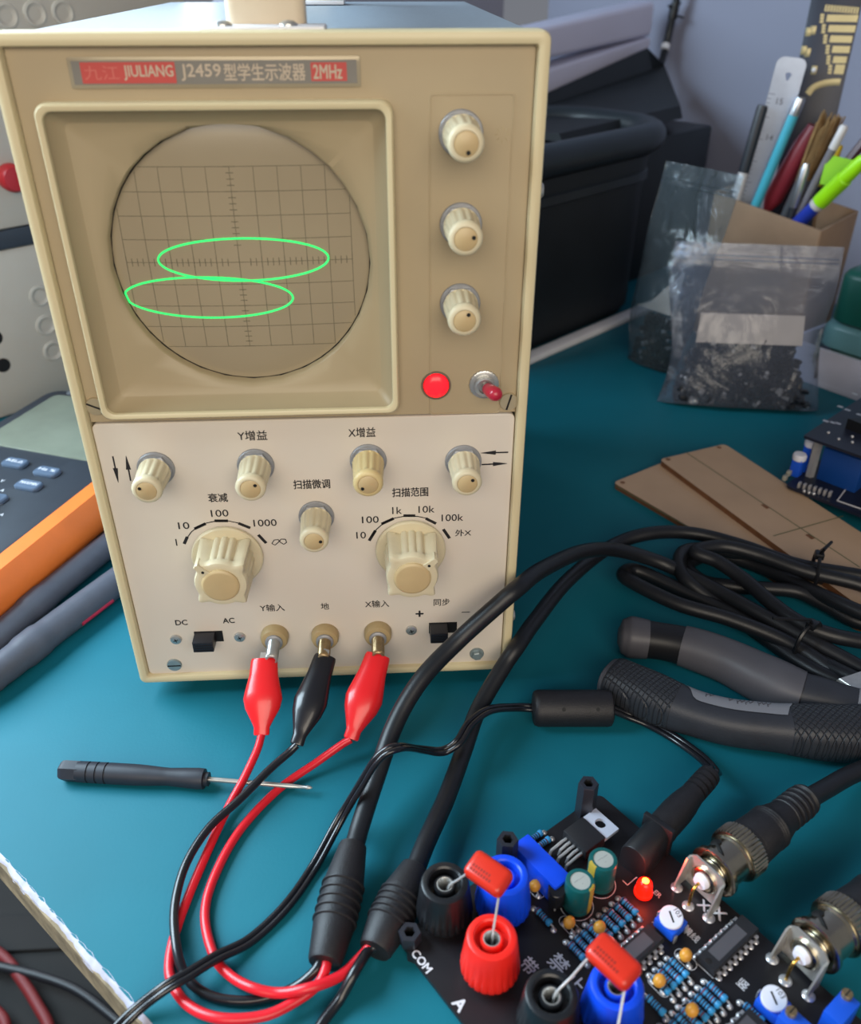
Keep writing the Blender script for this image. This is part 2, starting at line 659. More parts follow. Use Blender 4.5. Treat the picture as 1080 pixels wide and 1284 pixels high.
ink = MB()
for body, x0, x1, yy, hh, bo in (
        ('Y增益', 298, 335, 546, 3.7, .05), ('X增益', 437, 471, 542, 3.7, .05), ('扫描微调', 368, 414, 607, 3.7, .07), ('扫描范围', 492, 537, 617, 3.7, .07),
        ('衰减', 261, 285.5, 624, 3.6, .07), ('Y输入', 326, 357, 762, 3.4, .04), ('地', 402.5, 412.5, 760, 3.2, .04), ('X输入', 458, 488, 757, 3.4, .04),
        ('同步', 544, 564, 755, 3.4, .04), ('DC', 220, 235, 780.5, 2.5, .08), ('AC', 279.5, 294, 778, 2.5, .08),
        ('1', 219.5, 223, 680, 2.9, .03), ('10', 223.5, 237.5, 659, 2.9, .03), ('100', 264.5, 286.5, 643.5, 2.9, .03), ('1000', 318, 347, 655.5, 2.9, .03),
        ('10', 447, 459, 671, 2.9, .03), ('100', 454, 475, 651.5, 2.9, .03), ('1k', 492, 504, 640, 2.9, .03), ('10k', 525, 545, 638.5, 2.9, .03), ('100k', 554, 581, 649, 2.9, .03),
        ('外X', 571, 591, 668, 2.9, .05), ('+', 521.5, 531, 769.5, None, .12), ('−', 579, 589.5, 767.5, .35, 0)):
    put_text(ink, body, panelM((x0 + x1) / 2, yy, LY), w=None if body == '1' else wid(x0, x1, yy, LY), h=hh, bold=bo)


def inkbar(p, q, w, y=LY, pt=False, ink=None):
    a, b = aty(*p, y), aty(*q, y)
    d = Vector((b.x - a.x, 0, b.z - a.z)).normalized()
    s = Vector((-d.z, 0, d.x)) * w / 2
    A, B = Vector((a.x, y - .05, a.z)), Vector((b.x, y - .05, b.z))
    ink.add([A + s, A - s, B - s * (0.1 if pt else 1), B + s * (.1 if pt else 1)], [[0, 1, 2, 3]], 0, False)


ink.build('panel_lettering', [M_ink], osc, fixn=False)
for bars, arc in ((((231, 682), (235, 673)), ((244, 663), (258, 656.5)), ((269, 653), (286, 653)), ((299, 656), (314, 662)), ((324, 670.5), (334, 681))), [(235, 674), (240, 667), (248, 660.5), (258, 656), (272, 653), (286, 653), (300, 656)]), \
        ((((463, 678), (471, 665)), ((478.5, 657), (494, 650)), ((506, 646.5), (521, 646.5)), ((534, 650), (547, 656.5)), ((556, 663.5), (564, 675))), [(466, 673), (472, 664), (482, 655), (495, 649.5), (510, 646.8), (524, 647.5), (536, 650)]):
    dm = MB()
    for q in bars:
        inkbar(*q, 1.15, ink=dm)
    for p, q in zip(arc, arc[1:]):
        inkbar(p, q, .4, ink=dm)
    dm.build('dial_scale', [M_ink], osc, fixn=False)
for tail, head in (((141.5, 572), (148.5, 605)), ((164, 603), (158, 571.5)), ((637.5, 567), (603, 568)), ((604, 582.5), (636, 581))):
    dm = MB()
    mid = (tail[0] + (head[0] - tail[0]) * .45, tail[1] + (head[1] - tail[1]) * .45)
    inkbar(tail, mid, .55, ink=dm)
    inkbar(mid, head, 1.7, pt=True, ink=dm)
    dm.build('arrow_mark', [M_ink], osc, fixn=False)
pts = [(341, 681.5), (344, 677), (349, 676.5), (352, 680), (356, 682.5), (359.5, 680), (358, 676), (352.5, 676), (349, 680), (345, 683.5), (341, 681.5)]
dm = MB()
for p, q in zip(pts, pts[1:]):
    inkbar(p, q, .35, ink=dm)
dm.build('loop_mark', [M_ink], osc, fixn=False)
# faint sun mark and outline on the upper panel
mk = MB()
c = aty(630, 169, UY)
for k in range(8):
    t = PI * k / 4
    mk.box((c.x + 1.5 * math.cos(t), UY - .05, c.z + 1.5 * math.sin(t)), (.22, .06, .22))
    a_ = Vector((c.x + 1.2 * math.cos(t), UY - .05, c.z + 1.2 * math.sin(t)))
    b_ = Vector((c.x + 2.2 * math.cos(t), UY - .05, c.z + 2.2 * math.sin(t)))
    mk.tube([a_, b_], .09, 0, 4)
mk.build('brightness_mark', [mat('faint_pale_print', '#b3a37f', .5)], osc)
w0, w1 = aty(538, 126, UY), aty(646, 126, UY)
mb = MB()
ol = [XZ(rrect((w0.x + w1.x) / 2, 172, w1.x - w0.x - i, 99 - i, 1.), UY + y) for i, y in ((0, 0), (.2, -.22), (.9, -.22), (1.1, 0))]
mb.loft(ol, loop=True)
mb.build('control_outline', [M_beige], osc)

# nameplate
M_plate = mat('grey_nameplate', '#77736c', .4)
M_alu = mat('nameplate_edge', '#a89c84', .4, .3)
M_redp = mat('red_nameplate_field', '#b8453f', .45)
M_pale = mat('pale_lettering', '#b8a894', .5)
npm = MB()
tl, br = aty(83, 71, UY), aty(453, 110, UY)
x0, x1, z1 = aty(83, 71, UY).x, aty(451.5, 70, UY).x, aty(300, 70, UY).z
z0 = aty(300, 110, UY).z
ncx, ncz = (x0 + x1) / 2, (z0 + z1) / 2
nw, nh = x1 - x0, z1 - z0
npm.loft([XZ(rrect(ncx, ncz, nw, nh, .6), 3.1), XZ(rrect(ncx, ncz, nw, nh, .6), 2.6), XZ(rrect(ncx, ncz, nw - .3, nh - .3, .5), 2.5)], 1)
npm.box((ncx, 2.48, ncz), (nw - 2, .1, nh - 2), 0)
for a_, b_ in ((101.5, 220), (390, 435)):
    xa, xb = aty(a_, 90, 2.4).x, aty(b_, 90, 2.4).x
    npm.box(((xa + xb) / 2, 2.4, ncz), (xb - xa, .1, nh - 2.6 if a_ < 200 else nh - 3.2), 2)
nameplate = npm.build('nameplate', [M_plate, M_alu, M_redp], osc)
mb = MB()
for body, a_, b_, hh in (('JIULIANG', 155, 217, 3.6), ('J2459', 227, 277, 4.0), ('型学生示波器', 281, 383, 4.2), ('2MHz', 393, 429, 3.4)):
    M_ = Matrix.Translation((aty((a_ + b_) / 2, 90, 2.3).x, 2.32, ncz)) @ Matrix.Rotation(PI / 2, 4, 'X')
    put_text(mb, body, M_, w=aty(b_, 90, 2.3).x - aty(a_, 90, 2.3).x, h=hh, bold=.07)
mb.build('nameplate_lettering', [M_pale], nameplate, fixn=False)
mb = MB()
M_ = Matrix.Translation((aty(127, 90, 2.3).x, 2.32, ncz)) @ Matrix.Rotation(PI / 2, 4, 'X')
put_text(mb, '九江', M_, w=aty(150, 90, 2.3).x - aty(106, 90, 2.3).x, h=3.4)
mb.build('worn_lettering', [mat('worn_pink_lettering', '#c4665c', .5)], nameplate, fixn=False)


def kM(px, py, y):
    p = aty(px, py, y)
    return frame((p.x, y, p.z), (0, -1, 0), (1, 0, 0)), p


def small_knob(px, py, y, L, dot, m=None, rb=5.5, rt=4.9, rw=6.4):
    m = m or M_knob
    M_, p = kM(px, py, y)
    kb = MB(M_)
    flute = lambda t, h: 1 - (.075 * max(0, math.cos(t * 13)) ** .7 if 3.0 < h < L - 2.6 else 0)
    prof = [(rb * .92, 2.2), (rb, 2.9), (rb, 3.1)]
    for k in range(1, 8):
        prof.append((rb + (rt - rb) * k / 7, 3.1 + (L - 5.8) * k / 7))
    prof += [(rt * 1.03, L - 2.4), (rt * 1.03, L - 1.2), (rt * .93, L - .3), (rt * .78, L), (rt * .70, L), (rt * .68, L - .35)]
    kb.lathe(prof, 0, 78, rf=flute)
    k = kb.build('knob', [m], osc)
    cb_ = MB(M_)
    cb_.lathe([(rt * .69, L - .5), (rt * .68, L - .1), (rt * .62, L + .12), (.01, L + .2)], 0, 32)
    a = math.radians(dot)
    cb_.lathe([(.62, L + .1), (.62, L + .26), (.01, L + .27)], 1, 12, M=Matrix.Translation((2.3 * math.cos(a), 2.3 * math.sin(a), 0)))
    cb_.build('cap', [M_cap, M_hole], k)
    w = MB(M_)
    w.lathe([(rw, 0), (rw, .8), (rw - .3, 1.1), (rw - 1.2, 1.1)], 0, 36)
    w.lathe([(rw - .5, 1.0), (rw - .5, 2.4), (rw - 1.0, 2.7)], 0, 6)
    w.build('shaft_nut', [M_steeld], osc)


small_knob(578, 167, UY, 17.5, -75)
small_knob(578, 281, UY, 17., 10)
small_knob(577, 380, UY, 16.5, 60)
small_knob(196, 587, LY, 15.5, 150)
small_knob(321, 583, LY, 16.5, 40)
small_knob(462, 577, LY, 17., 215, M_knoby)
small_knob(581, 578, LY, 16.0, 40)
small_knob(397, 647, LY, 16.5, 0)


def big_knob(px, py, ptr):
    M_, p = kM(px, py, LY)
    L = 19.
    a0 = math.radians(ptr)

    def rf(t, h):
        d = (t - a0 + PI / 4) % (PI / 2) - PI / 4
        lobe = .27 * math.exp(-(d / .16) ** 2)
        fl = -.07 * max(0, math.cos((t - a0) * 20)) if h < L - 4.2 else 0
        return 1 + (lobe if 2.5 < h else 0) + fl * (1 if abs(d) > .25 else 0)

    kb = MB(M_)
    kb.lathe([(12.6, .3), (13.0, .6), (13.0, 1.6), (12.5, 2.1), (9.8, 2.3)], 0, 60)
    prof = [(9.9, 2.2), (9.9, 2.6)] + [(9.9 - .6 * k / 6, 2.6 + (L - 7.0) * k / 6) for k in range(1, 7)] + [(9.3, L - 3.8), (9.3, L - 2.0), (8.9, L - 1.2), (8.0, L - .9), (7.0, L - .9)]
    kb.lathe(prof, 0, 120, rf=rf)
    k = kb.build('range_knob', [M_knob], osc)
    cb_ = MB(M_)
    cb_.lathe([(6.6, L - 1.2), (6.6, L - .3), (6.1, L + .2), (5.6, L + .3), (.01, L + .35)], 0, 40)
    cb_.build('cap', [M_cap], k)
    pt = MB(M_ @ Matrix.Rotation(a0, 4, 'Z'))
    pt.prism([(6.2, -1.6), (11.4, -1.0), (11.8, 0), (11.4, 1.0), (6.2, 1.6)], L - 5, L - .35, 0, ch=.3)
    pt.lathe([(.55, L - .4), (.55, L - .25), (.01, L - .24)], 1, 12, M=Matrix.Translation((8.0, 0, 0)))
    pt.build('pointer', [M_knob, M_hole], k)


big_knob(286, 696, 132)
big_knob(515, 688, 42)


def screw(px, py, y, r, kind, ang, m=None, name='screw'):
    M_, p = kM(px, py, y)
    s = MB(M_ @ Matrix.Rotation(math.radians(ang), 4, 'Z'))
    dome = [(r, 0), (r, .5), (r * .93, .9), (r * .6, 1.15 if kind == 'x' else .95), (.01, 1.25 if kind == 'x' else .97)]
    s.lathe(dome, 0, 28)
    if kind == 's':
        s.box((0, 0, .95), (r * 1.8, r * .2, .12), 1)
    elif kind == 'x':
        s.box((0, 0, 1.22), (r * .8, r * .16, .1), 1)
        s.box((0, 0, 1.22), (r * .16, r * .8, .1), 1)
    else:
        s.lathe([(r * .72, .5), (r * .72, 2.2), (r * .6, 2.5)], 0, 6)
    s.build(name, [m or M_steel, M_hole], osc)


M_zinc = mat('bluish_zinc', '#8e9ca0', .4, .5, var=.1, vs=400)
screw(120, 509, UY, 3.2, 's', -25, mat('painted_screw', '#b3a68a', .4, .4))
screw(638, 503, UY, 3.2, 's', 75, mat('painted_screw', '#b3a68a', .4, .4))
screw(219, 833, LY, 2.9, 's', 0, M_zinc)
screw(598, 819, LY, 2.9, 'h', 10, M_zinc)
for q in ((221, 801), (301, 798), (516, 789.5), (592, 788)):
    screw(*q, LY, 2.2, 'x', 20)
# screws on the right flank
for px_, py_ in ((685, 239), (649, 772)):
    z_ = aty(px_ - 4, py_, 4).z
    s = MB(frame((HW - .2, 4.5, z_), (1, 0, 0)))
    s.lathe([(2.3, 0), (2.3, .6), (1.8, 1.2), (.01, 1.4)], 0, 20)
    s.build('side_screw', [M_steel], osc)

# red lamp
M_, p = kM(547, 483, UY)
mb = MB(M_)
mb.lathe([(5.0, 0), (5.0, .5), (4.5, .6), (4.3, .1)], 0, 36, cap1=False)
lampring = mb.build('lamp_ring', [mat('dark_bronze_ring', '#6b5a4c', .5)], osc)
mb = MB(M_)
mb.lathe([(4.2, 0), (4.15, .8), (3.4, 1.5), (2., 1.9), (.01, 2.)], 0, 32)
tag(mb.build('lamp_lens', [M_redlens], lampring), 'glowing red pilot lamp lens')
# power toggle
M_, p = kM(607, 481, UY)
mb = MB(M_)
mb.lathe([(4.9, 0), (4.9, 1.0), (4.5, 1.2), (3.2, 1.2)], 0, 60, rf=lambda t, h: 1 + .03 * math.cos(t * 24))
mb.lathe([(3.4, 1.0), (3.4, 3.2), (2.9, 3.6), (2.2, 3.5), (2.1, 2.4)], 0, 32)
tgl = mb.build('toggle_switch', [M_steel], osc)
mb = MB()
b0 = M_ @ Vector((0, 0, 2.6))
tip = aty(624, 496, UY - 11)
dirn = (tip - b0)
mb.tube([b0, b0 + dirn * .35], 1.2, 1, 12)
fr = frame(b0 + dirn * .18, dirn)
Ln = dirn.length
mb.lathe([(1.7, 0), (2.05, .5), (2.35, Ln * .45), (2.4, Ln * .65), (2.0, Ln * .8), (1.1, Ln * .88), (.01, Ln * .9)], 0, 20, M=fr)
tag(mb.build('lever', [M_redrub, M_steel], tgl), 'red rubber capped switch lever')


# slide switches
def slide(px0, px1, py0, py1, fx0, fx1, fy):
    a, b = aty(px0, py0, LY), aty(px1, py1, LY)
    cx_, cz_ = (a.x + b.x) / 2, (a.z + b.z) / 2
    w_, h_ = b.x - a.x, a.z - b.z
    mb = MB()
    mb.box((cx_, LY - .03, cz_), (w_, .1, h_))
    sw = mb.build('slide_switch', [M_hole], osc)
    L_ = 6.5
    q0 = aty(fx0, fy, LY - L_)
    q1 = aty(fx1, fy, LY - L_)
    lw = q1.x - q0.x
    mb = MB()
    mb.box((a.x + lw / 2 + .3, LY - L_ / 2, cz_), (lw, L_, h_ * .92), 0, .35)
    for k in range(4):
        mb.box((a.x + lw / 2 + .3, LY - L_ - .1, cz_ + (k - 1.5) * h_ * .22), (lw * .9, .35, h_ * .1), 0)
    mb.build('slider', [mat('charcoal_slider', '#1d1e24', .4)], sw)


slide(243, 281, 792, 804, 238, 264, 823)
slide(538, 573, 781, 793, 540, 562, 805)
# binding posts
M_brass = mat('dull_brass', '#b39b76', .32, .9, var=.15, vs=300)
POST = []
for px_, py_, m_ in ((345, 796, M_steel), (408, 795, M_brass), (474, 792, M_brass)):
    M_, p = kM(px_, py_, LY)
    mb = MB(M_)
    mb.lathe([(5.4, 0), (5.5, .4), (5.4, 2.6), (4.9, 3.7), (3.9, 4.1), (3.0, 4.1)], 0, 36)
    post = mb.build('input_post', [mat('ochre_insulator', '#a8926a', .45)], osc)
    mb = MB(M_)
    mb.lathe([(3.4, 3.9), (3.4, 4.9), (2.9, 5.2)], 1, 24)
    prof = [(2.5, 4.5)]
    for k in range(14):
        prof += [(2.5, 5 + k * .65), (2.34, 5.32 + k * .65)]
    prof += [(2.4, 14.6), (2.1, 14.9), (1.5, 14.9), (1.4, 13)]
    mb.lathe(prof, 0, 24)
    mb.build('metal_post', [m_, M_steeld], post)
    POST.append(p)
# carrying handle on the roof of the case
M_hand = mat('pale_handle_plastic', '#c9b9a0', .45)
hx0, hx1 = at(303, 17, ZT).x, at(419, 17, ZT).x
hc = (hx0 + hx1) / 2
mb = MB()
pts = [(hc, 22, 236.5), (hc, 22, 252), (hc, 26, 262), (hc, 36, 268), (hc, 60, 270), (hc, 170, 270), (hc, 192, 266), (hc, 200, 256), (hc, 200, 236.5)]
sp = spline(pts, 6)
rings = []
for i, p in enumerate(sp):
    t = (sp[min(i + 1, len(sp) - 1)] - sp[max(0, i - 1)]).normalized()
    nrm = Vector((1, 0, 0)).cross(t).normalized()
    hw = 11.2
    rings.append([p + Vector((1, 0, 0)) * x + nrm * y for x, y in rrect(0, 0, 2 * hw, 9, 3, 4, 2)])
mb.loft(rings)
hd = mb.build('handle', [M_hand], osc)
mb = MB()
for yy in (13, 200):
    mb.box((hc, yy, 236.9), (34, 14 if yy < 50 else 24, 1.6), 0, .5)
mb.build('handle_plate', [M_white], hd)
mb = MB()
for px_ in (314, 381):
    xx = at(px_, 21, ZT).x
    mb.lathe([(2.6, 0), (2.5, .6), (1.5, 1.3), (.01, 1.5)], 0, 20, M=Matrix.Translation((xx, 9.5, 237.6)))
mb.build('handle_screw', [M_steel], hd)
# ================================================================== test leads with crocodile clips
M_red = mat('glossy_red_vinyl', '#dc1f24', .3, var=.04, coat=.2)
M_blk = mat('glossy_black_vinyl', '#17171c', .28, var=.1, coat=.25)
M_cable = mat('black_rubber_cable', '#16181d', .42, var=.15, vs=300, bump=.1, bs=1500)
M_sleeve = mat('matt_black_moulding', '#1a191d', .5, var=.15, vs=500, bump=.35, bs=2500)
M_redw = mat('red_wire_insulation', '#cf1d2a', .32, var=.05)


def path(l, n=8):
    return spline([at(*q) for q in l], n)


def clip(lead, post, tailpx, tz, boot, jawoff, swell):
    """crocodile clip: steel jaws gripping the metal post, vinyl boot hanging down to the wire"""
    jaw = Vector((post.x, LY - 12.5, post.z - 1.2)) + Vector(jawoff)
    tail = at(*tailpx, tz)
    ax = tail - jaw
    L = ax.length
    M_ = frame(jaw, ax, (1, 0, 0))
    mb = MB(M_)
    prof = [(.80, .0), (.86, .03), (.93, .22), (1.18, .45), (1.25, .53), (1.1, .66), (.66, .83), (.50, .90), (.50, .985), (.44, 1.0)]
    rings = []
    for r, h in [(3.2 * q[0], q[1] * L) for q in prof]:
        k = 1.0 + .18 * (1 - h / L)
        rings.append([(r * swell * math.cos(2 * PI * j / 32), r * k * .92 * math.sin(2 * PI * j / 32), h) for j in range(32)])
    mb.loft(rings)
    b = mb.build('clip_boot', [boot], lead)
    mb = MB(M_)
    for s_ in (-1, 1):
        mb.prism([(-1.1, -2.2), (1.1, -2.2), (1.6, 1.0), (-1.6, 1.0)], -.35, .35, 0, M=Matrix(((1, 0, 0, 0), (0, 0, 1, s_ * 2.0), (0, 1, 0, 0), (0, 0, 0, 1))))
        for k in range(2):
            mb.box((0, s_ * 1.75, -1.8 + k * 1.1), (1.8, .5, .4))
    mb.build('clip_jaws', [M_steel], lead)
    return tail


def sleeve(lead, top, bot, rs):
    ax = bot - top
    L = ax.length
    prof = [(rs * .62, 0), (rs * .72, .4), (rs * .78, L * .08), (rs, L * .33)]
    for k in range(5):
        h = L * (.36 + k * .075)
        prof += [(rs * 1.0, h), (rs * 1.09, h + .35), (rs * 1.09, h + .9), (rs * 1.0, h + 1.2)]
    prof += [(rs, L * .72), (rs * .80, L - .7), (rs * .74, L), (.1, L)]
    mb = MB(frame(top, ax))
    mb.lathe(prof, 0, 32, cap1=False)
    mb.build('cable_sleeve', [M_sleeve], lead)


def bnc_plug(lead, S, D, cable_pts):
    """plug seen from the jack side: bayonet shell, knurled ring, black boot with ribs; then the cable"""
    M_ = frame(S, D) @ Matrix.Diagonal((1.1, 1.1, 1.0, 1))
    mb = MB(M_)
    mb.lathe([(5.2, 3.5), (6.6, 3.5), (7.4, 4.0), (7.4, 5.2), (6.7, 5.6), (6.3, 5.9), (6.3, 12.2), (6.9, 12.6), (6.9, 13.4)], 0, 48, cap0=False)
    # bayonet slots and hole
    for s_ in (0, PI):
        mm = Matrix.Rotation(s_ + .9, 4, 'Z')
        mb.lathe([(.01, 6.1), (1.4, 6.15), (1.7, 6.45), (1.2, 6.75), (.01, 6.8)], 1, 16, M=mm @ frame((0, 0, 9.2), (1, 0, 0)))
        mb.tube([mm @ Vector((6.25 * math.cos(t * .12), 6.25 * math.sin(t * .12), 9.2 - t * .55)) for t in range(7)], .65, 1, 8)
    mb.build('bayonet_shell', [M_nick, M_hole], lead)
    mb = MB(M_)
    mb.lathe([(6.9, 13.2), (7.6, 13.5), (7.8, 14.0), (7.8, 19.2), (7.3, 19.6), (6.2, 19.6)], 0, 132, rf=lambda t, h: 1 + (.022 * (1 if math.cos(t * 44) > 0 else -1) if 13.9 < h < 19.4 else 0))
    mb.build('knurled_ring', [M_nick], lead)
    prof = [(5.8, 19.5), (7.0, 19.8), (7.1, 21.0), (6.9, 21.2), (7.0, 21.5), (6.6, 29.5)]
    for k in range(3):
        prof += [(6.6, 30 + k), (6.75, 30.2 + k), (6.75, 30.5 + k), (6.5, 30.7 + k)]
    prof += [(5.9, 35), (5.0, 39)]
    for k in range(4):
        h = 40 + k * 2.6
        prof += [(4.9, h), (5.2, h + .3), (5.1, h + 1.5), (4.2, h + 1.7), (4.2, h + 2.4)]
    prof += [(4.9, 51), (4.6, 52), (3.2, 52.2)]
    mb = MB(M_)
    mb.lathe(prof, 0, 32)
    mb.build('plug_boot', [M_sleeve], lead)
    end = M_ @ Vector((0, 0, 50))
    return end


M_nick = mat('nickel_plating', '#b9b09c', .22, 1., var=.08, vs=200)

# PCB frame first (plugs line up with its jacks)
PTH = math.radians(34.5)
PA = at(502, 1178, 6.6)
pcb = thing('circuit_board', 'black electronics board crowded with binding posts, resistors and chips', 'circuit board', (PA.x, PA.y, 6.6), PTH)
PW = WORLD[pcb.name]
PI_ = PW.inverted()


def loc(px, py, z):
    return PI_ @ at(px, py, z)


# bnc axes: horizontal, square to the board's right edge
BNC = []
for pix, pix2 in (((884, 1102), (985, 1022)), ((1010, 1195), (1100, 1125))):
    S = at(*pix, 15.6)
    D = at(*pix2, 15.6) - S
    D.z = 0
    BNC.append((S, D.normalized()))

RC = 3.3
lead1 = thing('test_lead', 'thick black lead clipped red on the first input post and black on the middle post', 'test lead', at(425, 1140, 0), 0, 'test leads clipped to the oscilloscope')
s1t, s1b = at(443, 1060, 9.), at(407, 1208, 6.6)
sleeve(lead1, s1t, s1b, 6.3)
main1 = [(444, 1064, 9), (452, 1035, 10), (470, 980, 14), (497, 905, 24), (530, 850, 33), (575, 803, 40), (625, 758, 52), (650, 737, 56), (680, 714, 52), (730, 692, 38), (775, 690, 22), (830, 706, 11), (890, 735, 9), (950, 768, 9), (1010, 800, 8), (1080, 838, 6), (1150, 880, 4)]
end1 = bnc_plug(lead1, *BNC[0], None)
e1p = end1 + BNC[0][1] * 4
mp = [at(*q) for q in main1]
back1 = [end1 - BNC[0][1] * 3, e1p + BNC[0][1] * 10 + Vector((0, 0, -4)), at(1075, 968, 8), at(1150, 940, 4), at(1215, 920, 4), at(1190, 885, 4)]
# coiled middle part of the lead: turns that show between the sleeve and the plug
coil1 = [(1150, 880, 4), (1190, 905, 4), (1140, 900, 3.6), (1080, 868, 5), (1000, 812, 7), (920, 778, 10), (850, 757, 11), (790, 728, 11), (783, 718, 9), (800, 716, 7), (850, 738, 5), (930, 775, 4), (1010, 820, 4), (1085, 858, 10), (1170, 900, 9), (1225, 925, 6)]
tubes = [mp, [at(*q) for q in coil1], back1]
for k_, (nm, pts) in enumerate(zip(('cable', 'coiled_cable', 'cable'), tubes)):
    MB().tube(spline(pts, 10), RC, 0, 16).build(nm, [M_cable], lead1)
lead2 = thing('test_lead', 'thick black test lead clipped red on the third input post', 'test lead', at(500, 1130, 0), 0, 'test leads clipped to the oscilloscope')
s2t, s2b = at(521, 1088, 8.), at(470, 1192, 6.6)
sleeve(lead2, s2t, s2b, 6.4)
end2 = bnc_plug(lead2, *BNC[1], None)
main2 = [(521, 1090, 8), (535, 1055, 8), (560, 1000, 7), (582, 940, 7), (600, 890, 10), (632, 835, 18), (650, 809, 23), (670, 780, 22), (712, 728, 19), (765, 686, 14), (815, 669, 15), (870, 669, 13), (930, 684, 12), (1000, 708, 10), (1080, 722, 8), (1150, 735, 5)]
coil2 = [(1150, 735, 5), (1195, 760, 4), (1150, 775, 4), (1080, 742, 4), (1020, 722, 5), (960, 700, 6), (900, 690, 9), (862, 690, 11), (852, 705, 11), (862, 728, 9), (905, 760, 4), (960, 800, 3.6), (1020, 840, 5), (1085, 868, 6), (1160, 905, 6)]
coil3 = [(1160, 770, 4), (1085, 735, 13), (1010, 716, 14), (950, 695, 15), (905, 685, 16), (872, 692, 16), (900, 704, 15), (935, 728, 13), (970, 758, 12), (1005, 782, 12), (1045, 797, 11), (1090, 806, 9), (1160, 820, 6)]
coil4 = [(1180, 790, 4), (1085, 782, 4), (1035, 758, 5), (1000, 742, 6), (960, 738, 6), (915, 735, 5), (880, 728, 4), (862, 708, 4), (900, 696, 4), (960, 714, 4), (1085, 770, 11), (1180, 800, 5)]
back2 = [end2 - BNC[1][1] * 3, end2 + BNC[1][1] * 14 + Vector((0, 0, -5)), at(1250, 1010, 4), at(1290, 960, 4)]
for nm, l in (('cable', main2), ('coiled_cable', coil2), ('coiled_cable', coil3), ('coiled_cable', coil4)):
    MB().tube(spline([at(*q) for q in l], 10), RC, 0, 16).build(nm, [M_cable], lead2)
MB().tube(spline(back2, 8), RC, 0, 14).build('cable', [M_cable], lead2)
# clips
P1, P2, P3 = POST
t1 = clip(lead1, P1, (328, 922), 9, M_red, (-3.0, 0, 0), 1.85)
t2 = clip(lead1, P2, (372, 934), 11, M_blk, (.6, 0, .6), 1.6)
t3 = clip(lead2, P3, (440, 927), 9, M_red, (.0, 0, 0), 1.8)


def wire(lead, start, l, m, r=1.5):
    pts = [start] + [at(*q) for q in l]
    MB().tube(spline(pts, 8), r, 0, 12).build('wire', [m], lead)


wire(lead1, t1, [(322, 942, 7.5), (305, 978, 5), (284, 1017, 2.5), (253, 1084, 1.7), (226, 1151, 1.7), (213, 1200, 1.7), (216, 1233, 2), (238, 1262, 3), (277, 1277, 4.5), (330, 1274, 4), (368, 1257, 4), (397, 1236, 5), (408, 1216, 6.5), (410, 1200, 7)], M_redw)
wire(lead1, t2, [(362, 944, 9.5), (339, 964, 8), (301, 1002, 6.5), (262, 1038, 5.5), (233, 1084, 4.8), (219, 1137, 4.6), (221, 1185, 4.6), (233, 1224, 2.2), (262, 1248, 1.6), (301, 1255, 1.6), (339, 1250, 1.6), (373, 1236, 3.5), (396, 1216, 6), (403, 1200, 7)], M_blk, 1.45)
wire(lead2, t3, [(428, 934, 7.5), (397, 956, 4), (349, 990, 1.7), (301, 1041, 1.7), (269, 1099, 1.7), (257, 1147, 1.7), (267, 1195, 1.7), (286, 1221, 1.7), (315, 1238, 4.6), (349, 1245, 4.8), (387, 1239, 7.6), (426, 1224, 6), (452, 1200, 6), (466, 1184, 7)], M_redw)
wire(lead2, at(472, 1186, 7), [(462, 1192, 6.5), (445, 1219, 7.5), (426, 1253, 3), (404, 1283, 1.6), (390, 1310, 1.6), (372, 1345, 1.6)], M_blk, 1.6)
# cable ties round the coils
M_tie = mat('black_nylon', '#141519', .35)


def cable_tie(c, axd, ru, rv, label, loop):
    mb = MB(frame(c, axd, (0, 0, 1)))
    ring = [(rrect(0, 0, 2 * ru, 2 * rv, min(ru, rv) * .9, 5, 2))]
    pts = [Vector((x, y, 0)) for x, y in ring[0]]
    mb.tube(pts, .9, 0, 6, closed=True)
    mb.box((ru, 0, 0), (3, 4.5, 4), 0, .5)
    mb.tube([Vector(p) for p in loop], .8, 0, 6)
    tag(mb.build('cable_tie', [M_tie]), label, 'cable tie')


cable_tie(at(1020, 722, 9), at(1060, 726, 9) - at(1000, 716, 9), 12, 9, 'black nylon tie with a small loop standing up at the back of the coiled cables', [(12, 0, 0), (17, 2, 1), (18, -3, 4), (13, -6, 3), (12, -2, 0)])
cable_tie(at(1012, 806, 9), at(1050, 830, 9) - at(985, 790, 9), 10, 8, 'black nylon tie round the front of the coiled cables behind the pliers', [(10, 0, 0), (14, 3, 0), (15, 10, -4), (15, 16, -9)])

# ================================================================== power lead with ferrite bead
pl = thing('power_lead', 'thin twin black power lead with a moulded ferrite cylinder near the pliers', 'power cable', at(715, 895, 0))
f0, f1 = at(668, 888, 7.5), at(768, 888, 7.5)
mb = MB(frame(f0, f1 - f0))
Lf = (f1 - f0).length
mb.lathe([(2.2, -.3), (2.6, 0), (5.4, .2), (6.4, .6), (7., 1.6), (7.1, 2.8), (7.1, Lf - 2), (6.8, Lf - .8), (5.8, Lf - .2), (2.4, Lf)], 0, 40)
for k in (.36, .78):
    p_ = frame(f0, f1 - f0).inverted() @ (f0 + (f1 - f0) * k + Vector((0, -7.1 * .75, 7.1 * .66)))
    p_.z = Lf * k
    nrm = Vector((p_.x, p_.y, 0)).normalized()
    mb.lathe([(.75, 0), (.75, .08), (.01, .09)], 1, 12, M=frame(nrm * 7.08 + Vector((0, 0, Lf * k)), nrm))
mb.build('ferrite_core', [M_sleeve, M_hole], pl)


